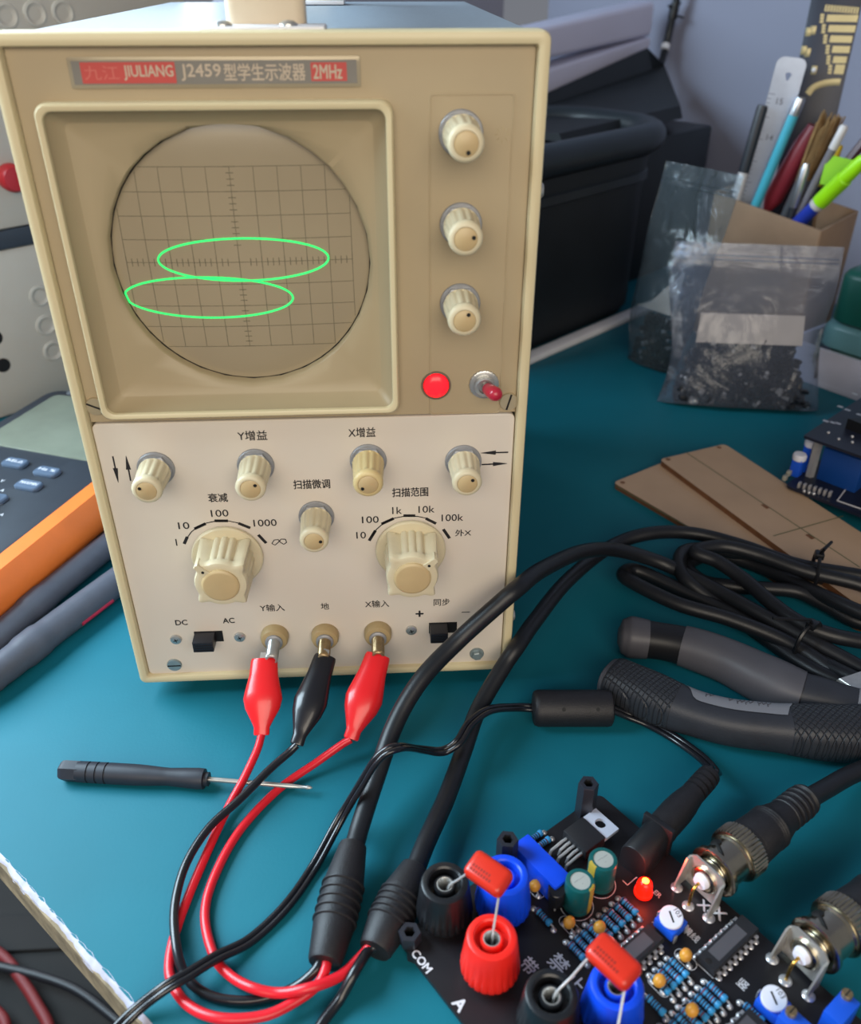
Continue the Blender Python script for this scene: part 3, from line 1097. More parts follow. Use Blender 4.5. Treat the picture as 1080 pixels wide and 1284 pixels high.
def twin(pts, r, m, parent, name='cord'):
    sp = spline(pts, 8)
    mb = MB()
    for s_ in (-1, 1):
        q = []
        for i, p in enumerate(sp):
            t = sp[min(i + 1, len(sp) - 1)] - sp[max(0, i - 1)]
            sd = t.cross(Vector((0, 0, 1))).normalized()
            q.append(p + sd * (s_ * r * .92))
        mb.tube(q, r, 0, 10)
    return mb.build(name, [m], parent)


cordm = mat('shiny_black_cord', '#14151b', .25, var=.1, coat=.2)
pc = [f0 + Vector((1, 0, 0))] + [at(*q) for q in ((648, 887, 9), (615, 890, 15), (590, 907, 16.5), (575, 930, 15.5), (555, 942, 13), (530, 940, 19), (500, 937, 31), (475, 950, 29), (452, 985, 19), (425, 1030, 7), (395, 1085, 1.4), (360, 1135, 1.4), (315, 1178, 1.4), (272, 1200, 4.4), (236, 1222, 6.8), (205, 1240, 7.), (165, 1272, 2.5), (120, 1320, 1.4))]
twin(pc, 1.05, cordm, pl)
# barrel plug into the board's jack
J0 = loc(795, 1078, 12.5)
jd = (at(862, 1003, 12.5) - at(800, 1072, 12.5))
jd.z = 0
jd.normalize()
JS = at(826, 1043, 12.6)
M_ = frame(JS, jd)
mb = MB(M_)
prof = [(3.2, -3), (3.2, 0), (4.2, 0), (5.2, .6), (5.3, 2.), (5.0, 2.2), (5.1, 3.), (5.2, 10), (4.9, 15), (4.2, 20)]
for k in range(4):
    h = 20.6 + k * 2.7
    prof += [(4.1, h), (4.1, h + 1.5), (3.1, h + 1.7), (3.1, h + 2.5)]
prof += [(4.0, 31.4), (3.8, 33), (2.6, 33.6)]
mb.lathe(prof, 0, 32)
for i in range(5):
    for j in range(7):
        a = math.radians(30 + i * 12)
        mb.box((5.15 * math.cos(a), 5.15 * math.sin(a), 6.5 + j * 1.15), (.35, .35, .45), 0)
mb.build('barrel_plug', [M_sleeve], pl)
pe = M_ @ Vector((0, 0, 32.5))
twin([pe, pe + jd * 3 + Vector((0, 0, .4))] + [at(*q) for q in ((897, 968, 8), (880, 950, 5), (850, 928, 2.5), (815, 908, 2.5), (790, 898, 4), )] + [f1 - Vector((1, 0, 0))], 1.15, cordm, pl)

# ================================================================== screwdriver
M_hndl = mat('charcoal_rubber_handle', '#23262f', .48, var=.08, vs=200)
sd = thing('screwdriver', 'small charcoal handled precision screwdriver lying left of the clip wires', 'screwdriver', at(170, 975, 0))
h0, h1 = at(76, 966, 3.9), at(262, 977, 3.9)
tipp = at(392, 988, 3.4)
Lh = (h1 - h0).length
M_ = frame(h0, h1 - h0, (0, 0, 1))
mb = MB(M_)
prof = [(3.2, 0), (3.7, .5), (3.7, Lh * .13)]
mb.lathe([(2.9, 0), (3.7, .9), (3.9, 2), (3.9, Lh * .135)], 0, 6, th0=PI / 6)
prof = [(3.75, Lh * .12)]
for k in range(3):
    h = Lh * (.2 + k * .06)
    prof += [(3.8, h - .8), (3.8, h - .35), (3.45, h - .25), (3.45, h + .25), (3.8, h + .35)]
prof += [(3.8, Lh * .5), (3.65, Lh * .58), (3.2, Lh * .70), (3.15, Lh * .74), (3.5, Lh * .84), (3.75, Lh * .93), (3.6, Lh * .97), (2.5, Lh * .975), (2.5, Lh), (1.2, Lh)]
mb.lathe(prof, 0, 32)
mb.build('handle', [M_hndl], sd)
bd = (tipp - h1)
mb = MB(frame(h1, bd))
mb.lathe([(.85, -3), (.85, bd.length - 8), (.7, bd.length - 6), (.55, bd.length - 2.4), (.75, bd.length - 2), (.6, bd.length - .8), (.1, bd.length)], 0, 16)
mb.build('blade', [M_steel], sd)
# ================================================================== circuit board (local x along its upper edge, y = minus depth)
M_fr4 = mat('black_solder_mask', '#17161a', .42, var=.15, vs=60)
M_edge = mat('board_edge', '#2a2a2c', .7)
M_silk = mat('white_silkscreen', '#c6c6cc', .6)
M_solder = mat('tinned_solder', '#bcbcc0', .3, .6, var=.15, vs=600)
M_lead = mat('tinned_wire', '#c4c4c6', .35, .55)
M_resb = mat('blue_resistor_lacquer', '#2f83b6', .35, var=.08, vs=300)
M_band = mat('dark_resistor_band', '#241f33', .4)
M_bandr = mat('maroon_resistor_band', '#5a2436', .4)
M_blue = mat('bright_blue_plastic', '#0d46d8', .35, var=.04)
M_trim = mat('trimmer_blue_plastic', '#1550c8', .4, var=.05)
M_redp2 = mat('red_post_plastic', '#e2261e', .35, var=.04)
M_blkp = mat('black_post_plastic', '#17191d', .32, var=.08)
M_ic = mat('chip_epoxy', '#1f2024', .45, var=.06)
M_icl = mat('chip_top_reflection', '#4a4a50', .5, var=.05)  # lighter grey carries the reflection on the chip tops
M_cer = mat('ochre_ceramic_dip', '#c98f35', .35, var=.08, vs=300)
M_grn = mat('green_capacitor_sleeve', '#0f4f50', .32, var=.08)
M_gold = mat('gold_sleeve_print', '#a08a35', .4)
M_gold2 = mat('gold_pin', '#c9a050', .25, 1.)
M_captop = mat('aluminium_can_top', '#c4c7c1', .38, .5)
M_dial = mat('white_dial', '#cfd0dc', .45)
M_hexp = mat('dark_nylon_standoff', '#24262e', .35, var=.08)
M_ledr = mat('lit_red_led', '#f01808', .25, emit='#ff1a08', es=1.6)
M_ledc = mat('led_hot_core', '#ffd060', .3, emit='#ffa030', es=5.)
M_tin = mat('bright_tin_bracket', '#c9c6c0', .3, .7)
M_diel = mat('white_dielectric', '#d9d9e6', .4)


def PB():
    return MB(PW)


def L3(px, py, z):
    return loc(px, py, z)


re_ = (L3(1000, 1198, 6.6).x + L3(790, 1042, 6.6).x) / 2
BW = re_
b = PB()
b.prism(rrect(BW / 2, -53, BW + 1., 107.5, 2.5, 4, 1), -1.6, 0, 0)
board = b.build('board', [M_fr4], pcb)
b = PB()
for x, y in ((3, -3.5), (BW - 4, -4), (3, -102), (BW - 4, -102)):
    b.lathe([(3.0, -6.5), (3.0, -1.6)], 0, 6, M=Matrix.Translation((x, y, 0)))
    b.build('board_foot', [M_hexp], pcb)
    b = PB()


def hexpost(p, h, r=3.4, name='standoff'):
    b = PB()
    M_ = Matrix.Translation((p.x, p.y, 0))
    b.lathe([(r * .95, 0), (r, .3), (r, h - .4), (r * .93, h), (1.75, h), (1.6, h - .5)], 0, 6, M=M_, cap1=False, th0=.3)
    b.lathe([(1.75, h), (1.6, h - .4), (1.5, h - 5)], 1, 12, M=M_, cap0=False)
    return b.build(name, [M_hexp, M_hole], pcb)


hexpost(L3(733, 1020, 6.6), 15.5)
hexpost(L3(637, 1052, 22), 15.5)
hexpost(L3(514, 1171, 10), 4.6, 3.5, 'hex_nut')


def post(p, m, name='binding_post', h=17.6):
    b = PB()
    M_ = Matrix.Translation((p.x, p.y, 0))
    rib = lambda t, h_: 1 - (.05 * max(0, math.cos(t * 24)) if 2.6 < h_ < h - 5.2 else 0)
    b.lathe([(6.6, 0), (6.6, 1.2), (6.2, 1.4), (6.9, 1.6), (7.9, 2.4), (8.5, 3.2), (8.6, 5.0), (8.2, 8), (7.7, h - 5), (7.25, h - 1.2), (6.9, h - .3), (6.3, h), (5.3, h), (4.8, h - .5), (4.75, h - 4)], 0, 96, M=M_, rf=rib, cap1=False)
    b.lathe([(4.8, h - 4), (3.2, h - 4.1), (3.2, h - 1.4), (2.9, h - 1.0), (2.4, h - 1.0)], 0, 40, M=M_, cap0=False, cap1=False)
    o = b.build(name, [m], pcb)
    b = PB()
    b.lathe([(2.45, h - 1.0), (2.2, h - .95), (2.0, h - 1.2), (1.95, h - 9)], 0, 32, M=M_, cap0=False, cap1=False)
    b.lathe([(2.0, h - 8.5), (.01, h - 8.5)], 1, 16, M=M_)
    b.build('socket', [M_steel, M_hole], o)
    return Vector((p.x, p.y, h))


ZP = 6.6 + 17.6
bp1 = post(L3(558, 1106, ZP), M_blkp)
bp2 = post(L3(633, 1096, ZP), M_blue)
bp3 = post(L3(617, 1174, ZP), M_redp2)
bp4 = post(L3(692, 1246, ZP), M_blkp)
bp5 = post(L3(774, 1234, ZP), M_blue)
bp6 = post(bp4 + (bp3 - bp1), M_redp2)

# resistor: one of each pattern, then copies sharing its mesh
def resistor_mesh(cols, nm):
    b = MB()
    r_ = lambda x: 1.16 if abs(x) > 1.9 else .98
    xs = [-3.1, -3.0, -2.85, -2.4, -1.95, -1.7, 1.7, 1.95, 2.4, 2.85, 3.0, 3.1]
    rr_ = [.5, .85, 1.08, 1.18, 1.12, .98, .98, 1.12, 1.18, 1.08, .85, .5]
    T = Matrix.Rotation(PI / 2, 4, 'Y')
    b.lathe(list(zip(rr_, xs)), 0, 14, M=T)
    for i, x in enumerate((-2.4, -1.2, -.4, .4, 1.3, 2.4)):
        rad = 1.21 if abs(x) > 2 else 1.01
        if i == 5:
            continue
        b.lathe([(rad, x - .22), (rad, x + .22)], 1 + (cols[i]), 14, M=T)
    for s_ in (-1, 1):
        b.tube([(s_ * 3.0, 0, 0), (s_ * 3.9, 0, 0), (s_ * 4.3, 0, -.3), (s_ * 4.4, 0, -1.35)], .3, 3, 6)
        b.lathe([(1.0, -1.28), (.9, -1.1), (.3, -.55), (.01, -.5)], 4, 14, M=Matrix.Translation((s_ * 4.4, 0, 0)))
    o = b.build(nm, [M_resb, M_band, M_bandr, M_lead, M_solder], pcb, raw=True)
    return o


RES = [resistor_mesh((0, 0, 0, 0, 0), 'resistor'), resistor_mesh((0, 1, 0, 0, 1), 'resistor'), resistor_mesh((1, 0, 0, 1, 0), 'resistor')]
used = [False] * 3
rc = 0


def resistor(px, py, along_u=False):
    global rc
    k = rc % 3
    rc += 1
    o = RES[k]
    if used[k]:
        o = o.copy()
        COL.objects.link(o)
        o.parent = pcb
    used[k] = True
    p = L3(px, py, 8.1)
    o.location = (p.x * MM, p.y * MM, 1.3 * MM)
    o.rotation_euler = (0, 0, 0 if along_u else -PI / 2)


for q in ((671, 1049), (681, 1057)):
    resistor(*q, True)
resistor(682, 1149)
for k in range(5):
    resistor(789.5 - 8.0 * k, 1136 + 7.2 * k)
for k in range(4):
    resistor(748 - 8.0 * k, 1170 + 7.4 * k)
for k in range(4):
    resistor(852 - 7.4 * k, 1213 + 7.2 * k)
for k in range(4):
    resistor(900 - 7.8 * k, 1243 + 8.0 * k)
for k in range(4):
    resistor(868 - 7.8 * k, 1276 + 8.0 * k)
resistor(823, 1260)
resistor(946, 1270)

# ochre ceramic capacitors
def ceramic(px, py):
    p = L3(px, py, 9.6)
    b = PB()
    b.ball((p.x, p.y, 3.2), (2.0, 1.75, 2.05), 0, 20)
    for s_ in (-1, 1):
        b.tube([(p.x, p.y + s_ * 1.0, 1.8), (p.x, p.y + s_ * 1.7, .8), (p.x, p.y + s_ * 1.9, .1)], .32, 1, 6)
        b.lathe([(1.0, .02), (.9, .2), (.3, .7), (.01, .75)], 2, 14, M=Matrix.Translation((p.x, p.y + s_ * 1.9, 0)))
    o = b.build('ceramic_capacitor', [M_cer, M_lead, M_solder], pcb)


for q in ((671, 1111), (714, 1157), (752, 1163), (860, 1198), (827, 1230), (868, 1267)):
    ceramic(*q)


def dip(px, py, n, ztop=10.4):
    p = L3(px, py, ztop)
    Ld = n * 2.54 + 1.4
    b = PB()
    prof = []
    for z, i in ((.6, .35), (2.0, 0), (2.4, 0), (3.8, .35)):
        prof.append([(p.x + x, p.y + y, z) for x, y in ((-Ld / 2 + i, -3.2 + i), (Ld / 2 - i, -3.2 + i), (Ld / 2 - i, 3.2 - i), (-Ld / 2 + i, 3.2 - i))])
    b.loft(prof, 0, smooth=False)
    b.box((p.x - .3, p.y + .1, 3.81), (Ld * .62, 3.9, .06), 1)  # paler rectangle painted for the reflection on top
    b.lathe([(1.0, 3.8), (.9, 3.83), (.01, 3.83)], 2, 14, M=Matrix.Translation((p.x - Ld / 2 + 1.5, p.y, 0)))
    o = b.build('chip', [M_ic, M_icl, M_hole], pcb)
    b = PB()
    for s_ in (-1, 1):
        for k in range(n):
            x = p.x + (k - (n - 1) / 2) * 2.54
            b.box((x, p.y + s_ * 3.55, 2.1), (1.3, .9, .3), 0, .05)
            b.box((x, p.y + s_ * 3.95, 1.5), (1.3, .25, 1.4), 0, .05)
            b.box((x, p.y + s_ * 3.95, .6), (.5, .25, 1.2), 0)
            b.lathe([(.95, .02), (.8, .2), (.3, .5), (.01, .5)], 0, 12, M=Matrix.Translation((x, p.y + s_ * 3.95, 0)))
    b.build('chip_pins', [M_solder], o)
    return p


ic2 = dip(914, 1181, 8)
ic1 = dip(800, 1187, 6)
ic3 = dip(936, 1290, 4)


def electrolytic(px, py, h=12.5, a=0.):
    p = L3(px, py, 6.6 + h)
    M_ = Matrix.Translation((p.x, p.y, 0))
    b = PB()
    prof = [(4.1, .4), (4.4, .8), (4.4, 1.6), (4.25, 2.0), (4.4, 2.4), (4.45, h - .7), (4.2, h - .15), (3.6, h), (3.1, h), (3.05, h - .25)]
    b.lathe(prof, 0, 40, M=M_, cap1=False)
    # printed gold stripe on the sleeve and round the shoulder
    for t0, t1, z0, z1 in ((a - .35, a + .35, 1.2, h - .8),):
        vs = []
        for k in range(9):
            t = t0 + (t1 - t0) * k / 8
            for z, r in ((z0, 4.47), (z1, 4.49), (h - .12, 4.23), (h + .03, 3.65)):
                vs.append((p.x + r * math.cos(t), p.y + r * math.sin(t), z))
        b.add(vs, [[4 * k + j, 4 * k + 4 + j, 4 * k + 5 + j, 4 * k + 1 + j] for k in range(8) for j in range(3)], 1)
    o = b.build('electrolytic_capacitor', [M_grn, M_gold], pcb)
    b = PB()
    b.lathe([(3.1, h - .3), (3.05, h - .22), (.01, h - .18)], 0, 32, M=M_)
    for t in (0.4, 2.5, 4.6):
        b.box((p.x + 1.1 * math.cos(t), p.y + 1.1 * math.sin(t), h - .18), (2.2 * abs(math.cos(t)) + .15, .12, .05), 1, M=None)
    b.build('can_top', [M_captop, M_steeld], o)
    return p


ec1 = electrolytic(728, 1104, 12.5, math.radians(-75))
ec2 = electrolytic(757, 1077, 12.5, math.radians(170))

# long blue box capacitor, transistor, power regulator
p = L3(679, 1079, 15.5)
b = PB()
b.box((p.x, p.y, 4.6), (7.0, 19.5, 9.2), 0, .5)
b.build('box_capacitor', [M_blue], pcb)
p = L3(698, 1118, 13.5)
b = PB()
tp = [(2.9 * math.cos(t), 2.9 * math.sin(t)) for t in [math.radians(x) for x in range(-50, 231, 20)]]
b.prism(tp, 2.2, 8.2, 0, M=Matrix.Translation((p.x, p.y, 0)) @ Matrix.Rotation(-2.2, 4, 'Z'), ch=.25)
for k in (-1, 0, 1):
    b.tube([(p.x + k * .9, p.y + k * .9, 2.3), (p.x + k * 1.3, p.y + k * 1.3, .05)], .28, 1, 6)
b.build('transistor', [M_blkp, M_lead], pcb)
p = L3(733, 1046, 11.5)
reg = PB()
reg.box((p.x, p.y, 2.9), (9.2, 10.4, 4.4), 0, .35)
rg = reg.build('voltage_regulator', [M_ic], pcb)
b = PB()
tabp = [(4.2, -5.1), (10.6, -5.1), (10.6, 5.1), (4.2, 5.1)]
ring_o = rrect(7.5, 0, 7.0, 10.4, .2, 3, 5)
ring_i = [(7.8 + 1.9 * math.cos(math.atan2(y, x - 7.8)), 1.9 * math.sin(math.atan2(y, x - 7.8))) for x, y in ring_o]
T_ = Matrix.Translation((p.x, p.y, 0))
b.loft([[(x, y, 3.0) for x, y in ring_o], [(x, y, 4.3) for x, y in ring_o], [(x, y, 4.3) for x, y in ring_i], [(x, y, 3.0) for x, y in ring_i]], 0, loop=True, smooth=False, M=T_)
b.build('heat_tab', [mat('satin_heat_tab', '#c3c9da', .45, .3)], rg)
b = PB()
for k in range(5):
    y = p.y + (k - 2) * 1.75
    out = -9.5 if k % 2 else -12.0
    b.tube([(p.x - 4.5, y, 2.6), (p.x - 6.5, y, 2.8), (p.x + out + .6, y, 2.2), (p.x + out, y, .1)], .5, 0, 8)
b.build('regulator_pins', [M_lead], rg)

# red LED
p = L3(808, 1113, 9.5)
M_ = Matrix.Translation((p.x, p.y, 0))
b = PB()
b.lathe([(2.9, .4), (2.9, 1.4), (2.5, 1.5), (2.5, 4.0), (2.2, 5.3), (1.5, 6.2), (.6, 6.6), (.01, 6.65)], 0, 28, M=M_)
led = b.build('red_led', [M_ledr], pcb)
b = PB()
b.lathe([(.01, 6.62), (.5, 6.62), (.9, 6.5), (1.1, 6.35)], 0, 16, M=Matrix.Translation((p.x, p.y, .05)))
b.build('glowing_tip', [M_ledc], led)
ld = bpy.data.lights.new('led_glow', 'POINT')
ld.energy = .007
ld.color = (1, .08, .03)
ld.shadow_soft_size = .002
lo = bpy.data.objects.new('led_glow', ld)
COL.objects.link(lo)
lo.location = (PW @ Vector((p.x, p.y, 9.5))) * MM

# dc jack
M_ = frame(JS, jd, Vector((0, 0, 1)).cross(jd))
b = MB(M_)
prof = []
hj = JS.z - 6.6
arch = [(-4.6, -hj), (4.6, -hj)] + [(4.6 * math.cos(t), 1. + 4.6 * math.sin(t)) for t in [PI * k / 10 for k in range(11)]]
ARC = lambda z, s_: [(x * s_, -hj if y < -hj + .1 else y * s_, z) for x, y in arch]
b.loft([ARC(-15, .97), ARC(-14.8, 1), ARC(-1.8, 1)], 0)
b.box((0, (5.9 - hj) / 2, -.9), (11, hj + 5.9, 1.9), 0, .4)
b.build('power_jack', [M_black], pcb)

# bnc jacks
for S, D in BNC:
    sd_ = Vector((0, 0, 1)).cross(D).normalized()
    M_ = frame(S, D, sd_)    # local x sideways, y up-ish, z along the axis
    if (M_ @ Vector((0, 1, 0)) - M_ @ Vector((0, 0, 0))).z < 0:
        M_ = M_ @ Matrix.Rotation(PI, 4, 'Z')
    hz = S.z - 6.6
    b = MB(M_)
    b.lathe([(4.9, .6), (4.9, 5.0), (4.6, 5.2)], 0, 40)
    b.lathe([(6.0, .5), (6.0, 1.4), (4.9, 1.5)], 0, 40)
    for k in range(3):
        b.lathe([(4.9, 2.0 + k * .9), (5.05, 2.2 + k * .9), (5.05, 2.4 + k * .9), (4.9, 2.6 + k * .9)], 0, 40)
    jk = b.build('bnc_jack', [M_nick], pcb)
    b = MB(M_)
    # bent tin bracket: plate with clipped corners, two side cheeks and legs
    pl_ = [(-6.4, -hz + 1.6), (6.4, -hz + 1.6), (6.4, 4.4), (4.6, 6.2), (-4.6, 6.2), (-6.4, 4.4)]
    b.prism(pl_, -.1, .5, 0)
    for s_ in (-1, 1):
        ck = [(0, -hz + 1.6), (-4.6, -hz + 1.2), (-5.0, -hz + 3.2), (-1.6, 4.0), (0, 4.4)]
        b.prism([(z, y) for z, y in ck], -.3, .3, 0, M=Matrix(((0, 0, 1, s_ * 6.3), (0, 1, 0, 0), (1, 0, 0, 0), (0, 0, 0, 1))))
        b.box((s_ * 6.3, -hz + .6, -3.4), (.6, 2.4, 1.8), 0)
    b.build('bracket', [M_tin], jk)
    b = MB(M_)
    b.lathe([(2.6, -.5), (2.6, -1.4), (2.2, -2.6), (.9, -2.7)], 0, 32)
    b.lathe([(4.4, .0), (4.4, -.9), (3.9, -1.2), (2.6, -1.1), (2.6, -.4)], 1, 32)
    b.build('dielectric', [M_diel, M_nick], jk)
    b = MB(M_)
    b.tube(spline([(0, 0, -2.4), (0, -.1, -3.6), (0, -1.2, -5.0), (0, -4.0, -5.4), (0, -hz, -5.4)], 5), .5, 0, 10)
    b.build('centre_pin', [M_gold2], jk)
    b = MB(M_)
    for x, z in ((-6.3, -3.4), (6.3, -3.4), (0, -5.4)):
        b.lathe([(1.9, 0), (1.8, .15), (.8, .6), (.01, .7)], 0, 16, M=Matrix.Translation((x, -hz + .03, z)) @ Matrix.Rotation(-PI / 2, 4, 'X'))
    b.build('solder_pads', [M_solder], jk)


# small trimmers with white dials
def trimpot(px, py, val):
    p = L3(px, py, 13)
    face = (CAM - PW @ Vector((p.x, p.y, 6))).normalized()
    face = (PI_.to_3x3() @ (face * .55 + Vector((0, 0, .8)))).normalized()
    b = PB()
    b.box((p.x - .3, p.y - .3, 2.6), (7.0, 7.0, 3.6), 0, .3)
    M_ = frame((p.x, p.y, 4.2), face, (PI_.to_3x3() @ Vector((1, .0, 0))))
    b.lathe([(3.7, -1.6), (3.5, .6)], 0, 32, M=M_)
    o = b.build('trimmer', [M_trim], pcb)
    b = MB(PW @ M_)
    b.lathe([(3.45, .4), (3.45, 1.7), (3.2, 1.95), (.01, 1.95)], 0, 40)
    b.box((0, 0, 1.95), (.55, 3.4, .1), 1, M=Matrix.Rotation(.12, 4, 'Z'))
    put_text(b, val, Matrix.Translation((2.1, .9, 2.0)) @ Matrix.Rotation(-1.2, 4, 'Z'), h=1.4, mat=1)
    b.build('dial', [M_dial, M_ink], o)
    b = PB()
    for x, y in ((-2.6, -4.1), (2.6, -4.1), (0, 4.1)):
        b.box((p.x + x, p.y + y, 1.6), (1.4, .5, 3.0), 0, .1)
    b.build('trimmer_legs', [M_solder], o)


trimpot(843, 1147, '103')
trimpot(972, 1249, '103')


def multiturn(px, py, along_u, sx):
    p = L3(px, py, 6.6 + 10)
    b = PB()
    d = (9.6, 5.2, 9.6) if along_u else (5.2, 9.6, 9.6)
    b.box((p.x, p.y, 5.1), d, 0, .3)
    o = b.build('multiturn_trimmer', [M_trim], pcb)
    b = PB()
    q = (p.x + (3.4 if along_u else .6) * sx, p.y + (.9 if along_u else 3.0), 9.7)
    b.lathe([(1.5, 0), (1.5, 1.5), (1.3, 1.8), (.01, 1.8)], 0, 20, M=Matrix.Translation(q))
    b.box((q[0], q[1], q[2] + 1.8), (2.4, .35, .1), 1)
    tag(b.build('adjuster_screw', [M_brass, M_hole], o), 'brass adjuster screw')


multiturn(1003, 1284, False, 1)
multiturn(1057, 1262, True, 1)

# silkscreen
ss = PB()
ROT = Matrix.Rotation(-PI / 2, 4, 'Z')


def silk(body, px, py, h, rot=ROT, bold=.1):
    p = L3(px, py, 6.7)
    put_text(ss, body, Matrix.Translation((p.x, p.y, .06)) @ rot, h=h, bold=bold)


silk('COM', 529, 1205, 2.4)
silk('A', 577, 1259, 3.4, bold=.16)
silk('禁', 701, 1208, 5.4, bold=.06)
silk('止', 722, 1232, 4.8, bold=.06)
silk('带', 664, 1211, 4.6, bold=.05)
silk('X', 902, 1145, 3.6, bold=.16)
silk('X-', 885, 1137, 3.0, bold=.14)
silk('横线', 867, 1171, 2.6, bold=.05)
silk('竖', 932, 1234, 2.8, bold=.06)
silk('ER', 825, 1121, 1.6, bold=.04)


def sring(p, r, w=.22):
    ss.lathe([(r, .05), (r + w, .06)], 0, 40, M=Matrix.Translation((p.x, p.y, 0)), cap0=False, cap1=False)


sring(ec1, 5.0)
sring(ec2, 5.0)


def sline(pts, w=.25):
    pts = [L3(*q, 6.6) for q in pts]
    for a, b_ in zip(pts, pts[1:]):
        d = (b_ - a).normalized()
        s_ = Vector((-d.y, d.x, 0)) * w / 2
        up = Vector((0, 0, .06))
        a, b_ = Vector((a.x, a.y, 0)), Vector((b_.x, b_.y, 0))
        ss.add([a + s_ + up, a - s_ + up, b_ - s_ + up, b_ + s_ + up], [[0, 1, 2, 3]], 0, False)


sline([(781, 1104), (787, 1110), (827, 1076)])
sline([(875, 1209), (895, 1227)])
sline([(818, 1156), (841, 1175), (857, 1158)])
sline([(717, 1184), (733, 1198)])
for q, rot in (((671, 1115), 0), ((714, 1161), 0), ((752, 1168), 0), ((860, 1203), 0), ((827, 1236), 0), ((868, 1273), 0)):
    p = L3(*q, 6.6)
    o_ = rrect(p.x, p.y, 3.8, 7.2, 1.85, 6, 1)
    i_ = rrect(p.x, p.y, 3.4, 6.8, 1.65, 6, 1)
    ss.loft([[(x, y, .05) for x, y in o_], [(x, y, .05) for x, y in i_]], 0, cap0=False, cap1=False, smooth=False)
ss.build('silkscreen', [M_silk], board, fixn=False)

# red film capacitors pushed into the binding posts
M_film = mat('red_dipped_film', '#c22a18', .32, var=.05, coat=.15)
M_fink = mat('film_print', '#7d2016', .5)


def filmcap(pa, pb, ca, cb, label, n=(.22, -.5, .83)):
    """pa, pb: post tops in board space; ca, cb: ends of the body in world space"""
    A = PW @ Vector((pa.x, pa.y, pa.z - 1.0))
    B = PW @ Vector((pb.x, pb.y, pb.z - 1.0))
    root = thing('film_capacitor', label, 'capacitor', (A + B) / 2, 0, 'red film capacitors on the posts')
    ax = (cb - ca)
    L = ax.length
    ax.normalize()
    n = Vector(n)
    n = (n - ax * n.dot(ax)).normalized()
    w = n.cross(ax)
    M_ = Matrix(((ax.x, w.x, n.x, (ca.x + cb.x) / 2), (ax.y, w.y, n.y, (ca.y + cb.y) / 2), (ax.z, w.z, n.z, (ca.z + cb.z) / 2), (0, 0, 0, 1)))
    b = MB(M_)
    b.box((0, 0, 0), (L, 8.2, 5.0), 0, 1.8, seg=4)
    for k, (x0, ln) in enumerate(((-.5, .5), (-.2, .62))):
        for j in range(int(ln * L / .9)):
            b.box((-L * .32 + j * .9, -.9 - k * 1.3, 2.5), (.5, .8, .04), 1)
    bo = b.build('body', [M_film, M_fink], root)
    for post_, s_ in ((A, -1), (B, 1)):
        e = M_ @ Vector((s_ * (L / 2 - 1.3), -2.0, -1.0))
        off = Vector((e.x - post_.x, e.y - post_.y, 0))
        off = off.normalized() * 1.4 if off.length > 1.4 else off
        mid = e + (post_ - e) * .5 + Vector((0, 0, -1.2))
        MB().tube(spline([e, e + (mid - e) * .5, mid, post_ + off, post_ + off * .6 - Vector((0, 0, 5))], 6), .36, 0, 8).build('lead', [M_lead], root)


filmcap(bp1, bp3, at(590, 1080, 35), at(636, 1112, 35), 'red film capacitor bridging the upper black post and the red post')
filmcap(bp4, bp6, at(744, 1182, 35), at(796, 1230, 35), 'red film capacitor over the lower black post beside the blue post')
# ================================================================== pliers
M_gripd = mat('charcoal_grip_rubber', '#2a2c33', .5, var=.08, vs=200, bump=.2, bs=1500)
M_gripg = mat('grey_grip_inlay', '#4d4c52', .5, var=.06, vs=100)
M_gripl = mat('pale_grey_inlay', '#77787f', .48, var=.05)
M_gripb = mat('black_grip_band', '#141418', .5)


def diamond(name, col):
    m = mat(name, col, .5, var=.06)
    nt = m.node_tree
    b = nt.nodes['Principled BSDF']
    tc = nt.nodes.new('ShaderNodeTexCoord')
    mp = nt.nodes.new('ShaderNodeMapping')
    mp.inputs['Rotation'].default_value = (0, 0, .9)
    mp.inputs['Scale'].default_value = (430, 430, 430)
    ck = nt.nodes.new('ShaderNodeTexBrick')
    ck.offset = 0
    ck.inputs['Scale'].default_value = 1
    ck.inputs['Mortar Size'].default_value = .12
    ck.inputs['Mortar Smooth'].default_value = 1
    ck.inputs['Brick Width'].default_value = .8
    ck.inputs['Row Height'].default_value = .8
    bp = nt.nodes.new('ShaderNodeBump')
    bp.inputs['Strength'].default_value = 1.
    bp.inputs['Distance'].default_value = .0005
    bp.invert = True
    nt.links.new(tc.outputs['Object'], mp.inputs[0])
    nt.links.new(mp.outputs[0], ck.inputs['Vector'])
    nt.links.new(ck.outputs['Fac'], bp.inputs['Height'])
    nt.links.new(bp.outputs['Normal'], b.inputs['Normal'])
    return m


M_dia = diamond('diamond_grip_rubber', '#26282e')
pls = thing('pliers', 'black and grey handled pliers lying open at the right below the coiled cables', 'pliers', at(900, 870, 0))


def handle_path(l):
    return spline([at(*q) for q in l], 10)


def seg(pts, i0, i1, radii, m, name, sq=.95, extra=0., parent=pls, pw=.72):
    n = len(pts) - 1
    a, b = int(i0 * n), int(i1 * n)
    q = pts[a:b + 1]
    rr_ = [radii(i / n) + extra for i in range(a, b + 1)]
    return MB().tube(q, rr_, 0, 32, sq=sq, pw=pw).build(name, [m], parent, ang=50)


def rad(ctrl):
    def f(t):
        for (t0, r0), (t1, r1) in zip(ctrl, ctrl[1:]):
            if t <= t1:
                k = (t - t0) / (t1 - t0)
                k = k * k * (3 - 2 * k)
                return r0 + (r1 - r0) * k
        return ctrl[-1][1]
    return f


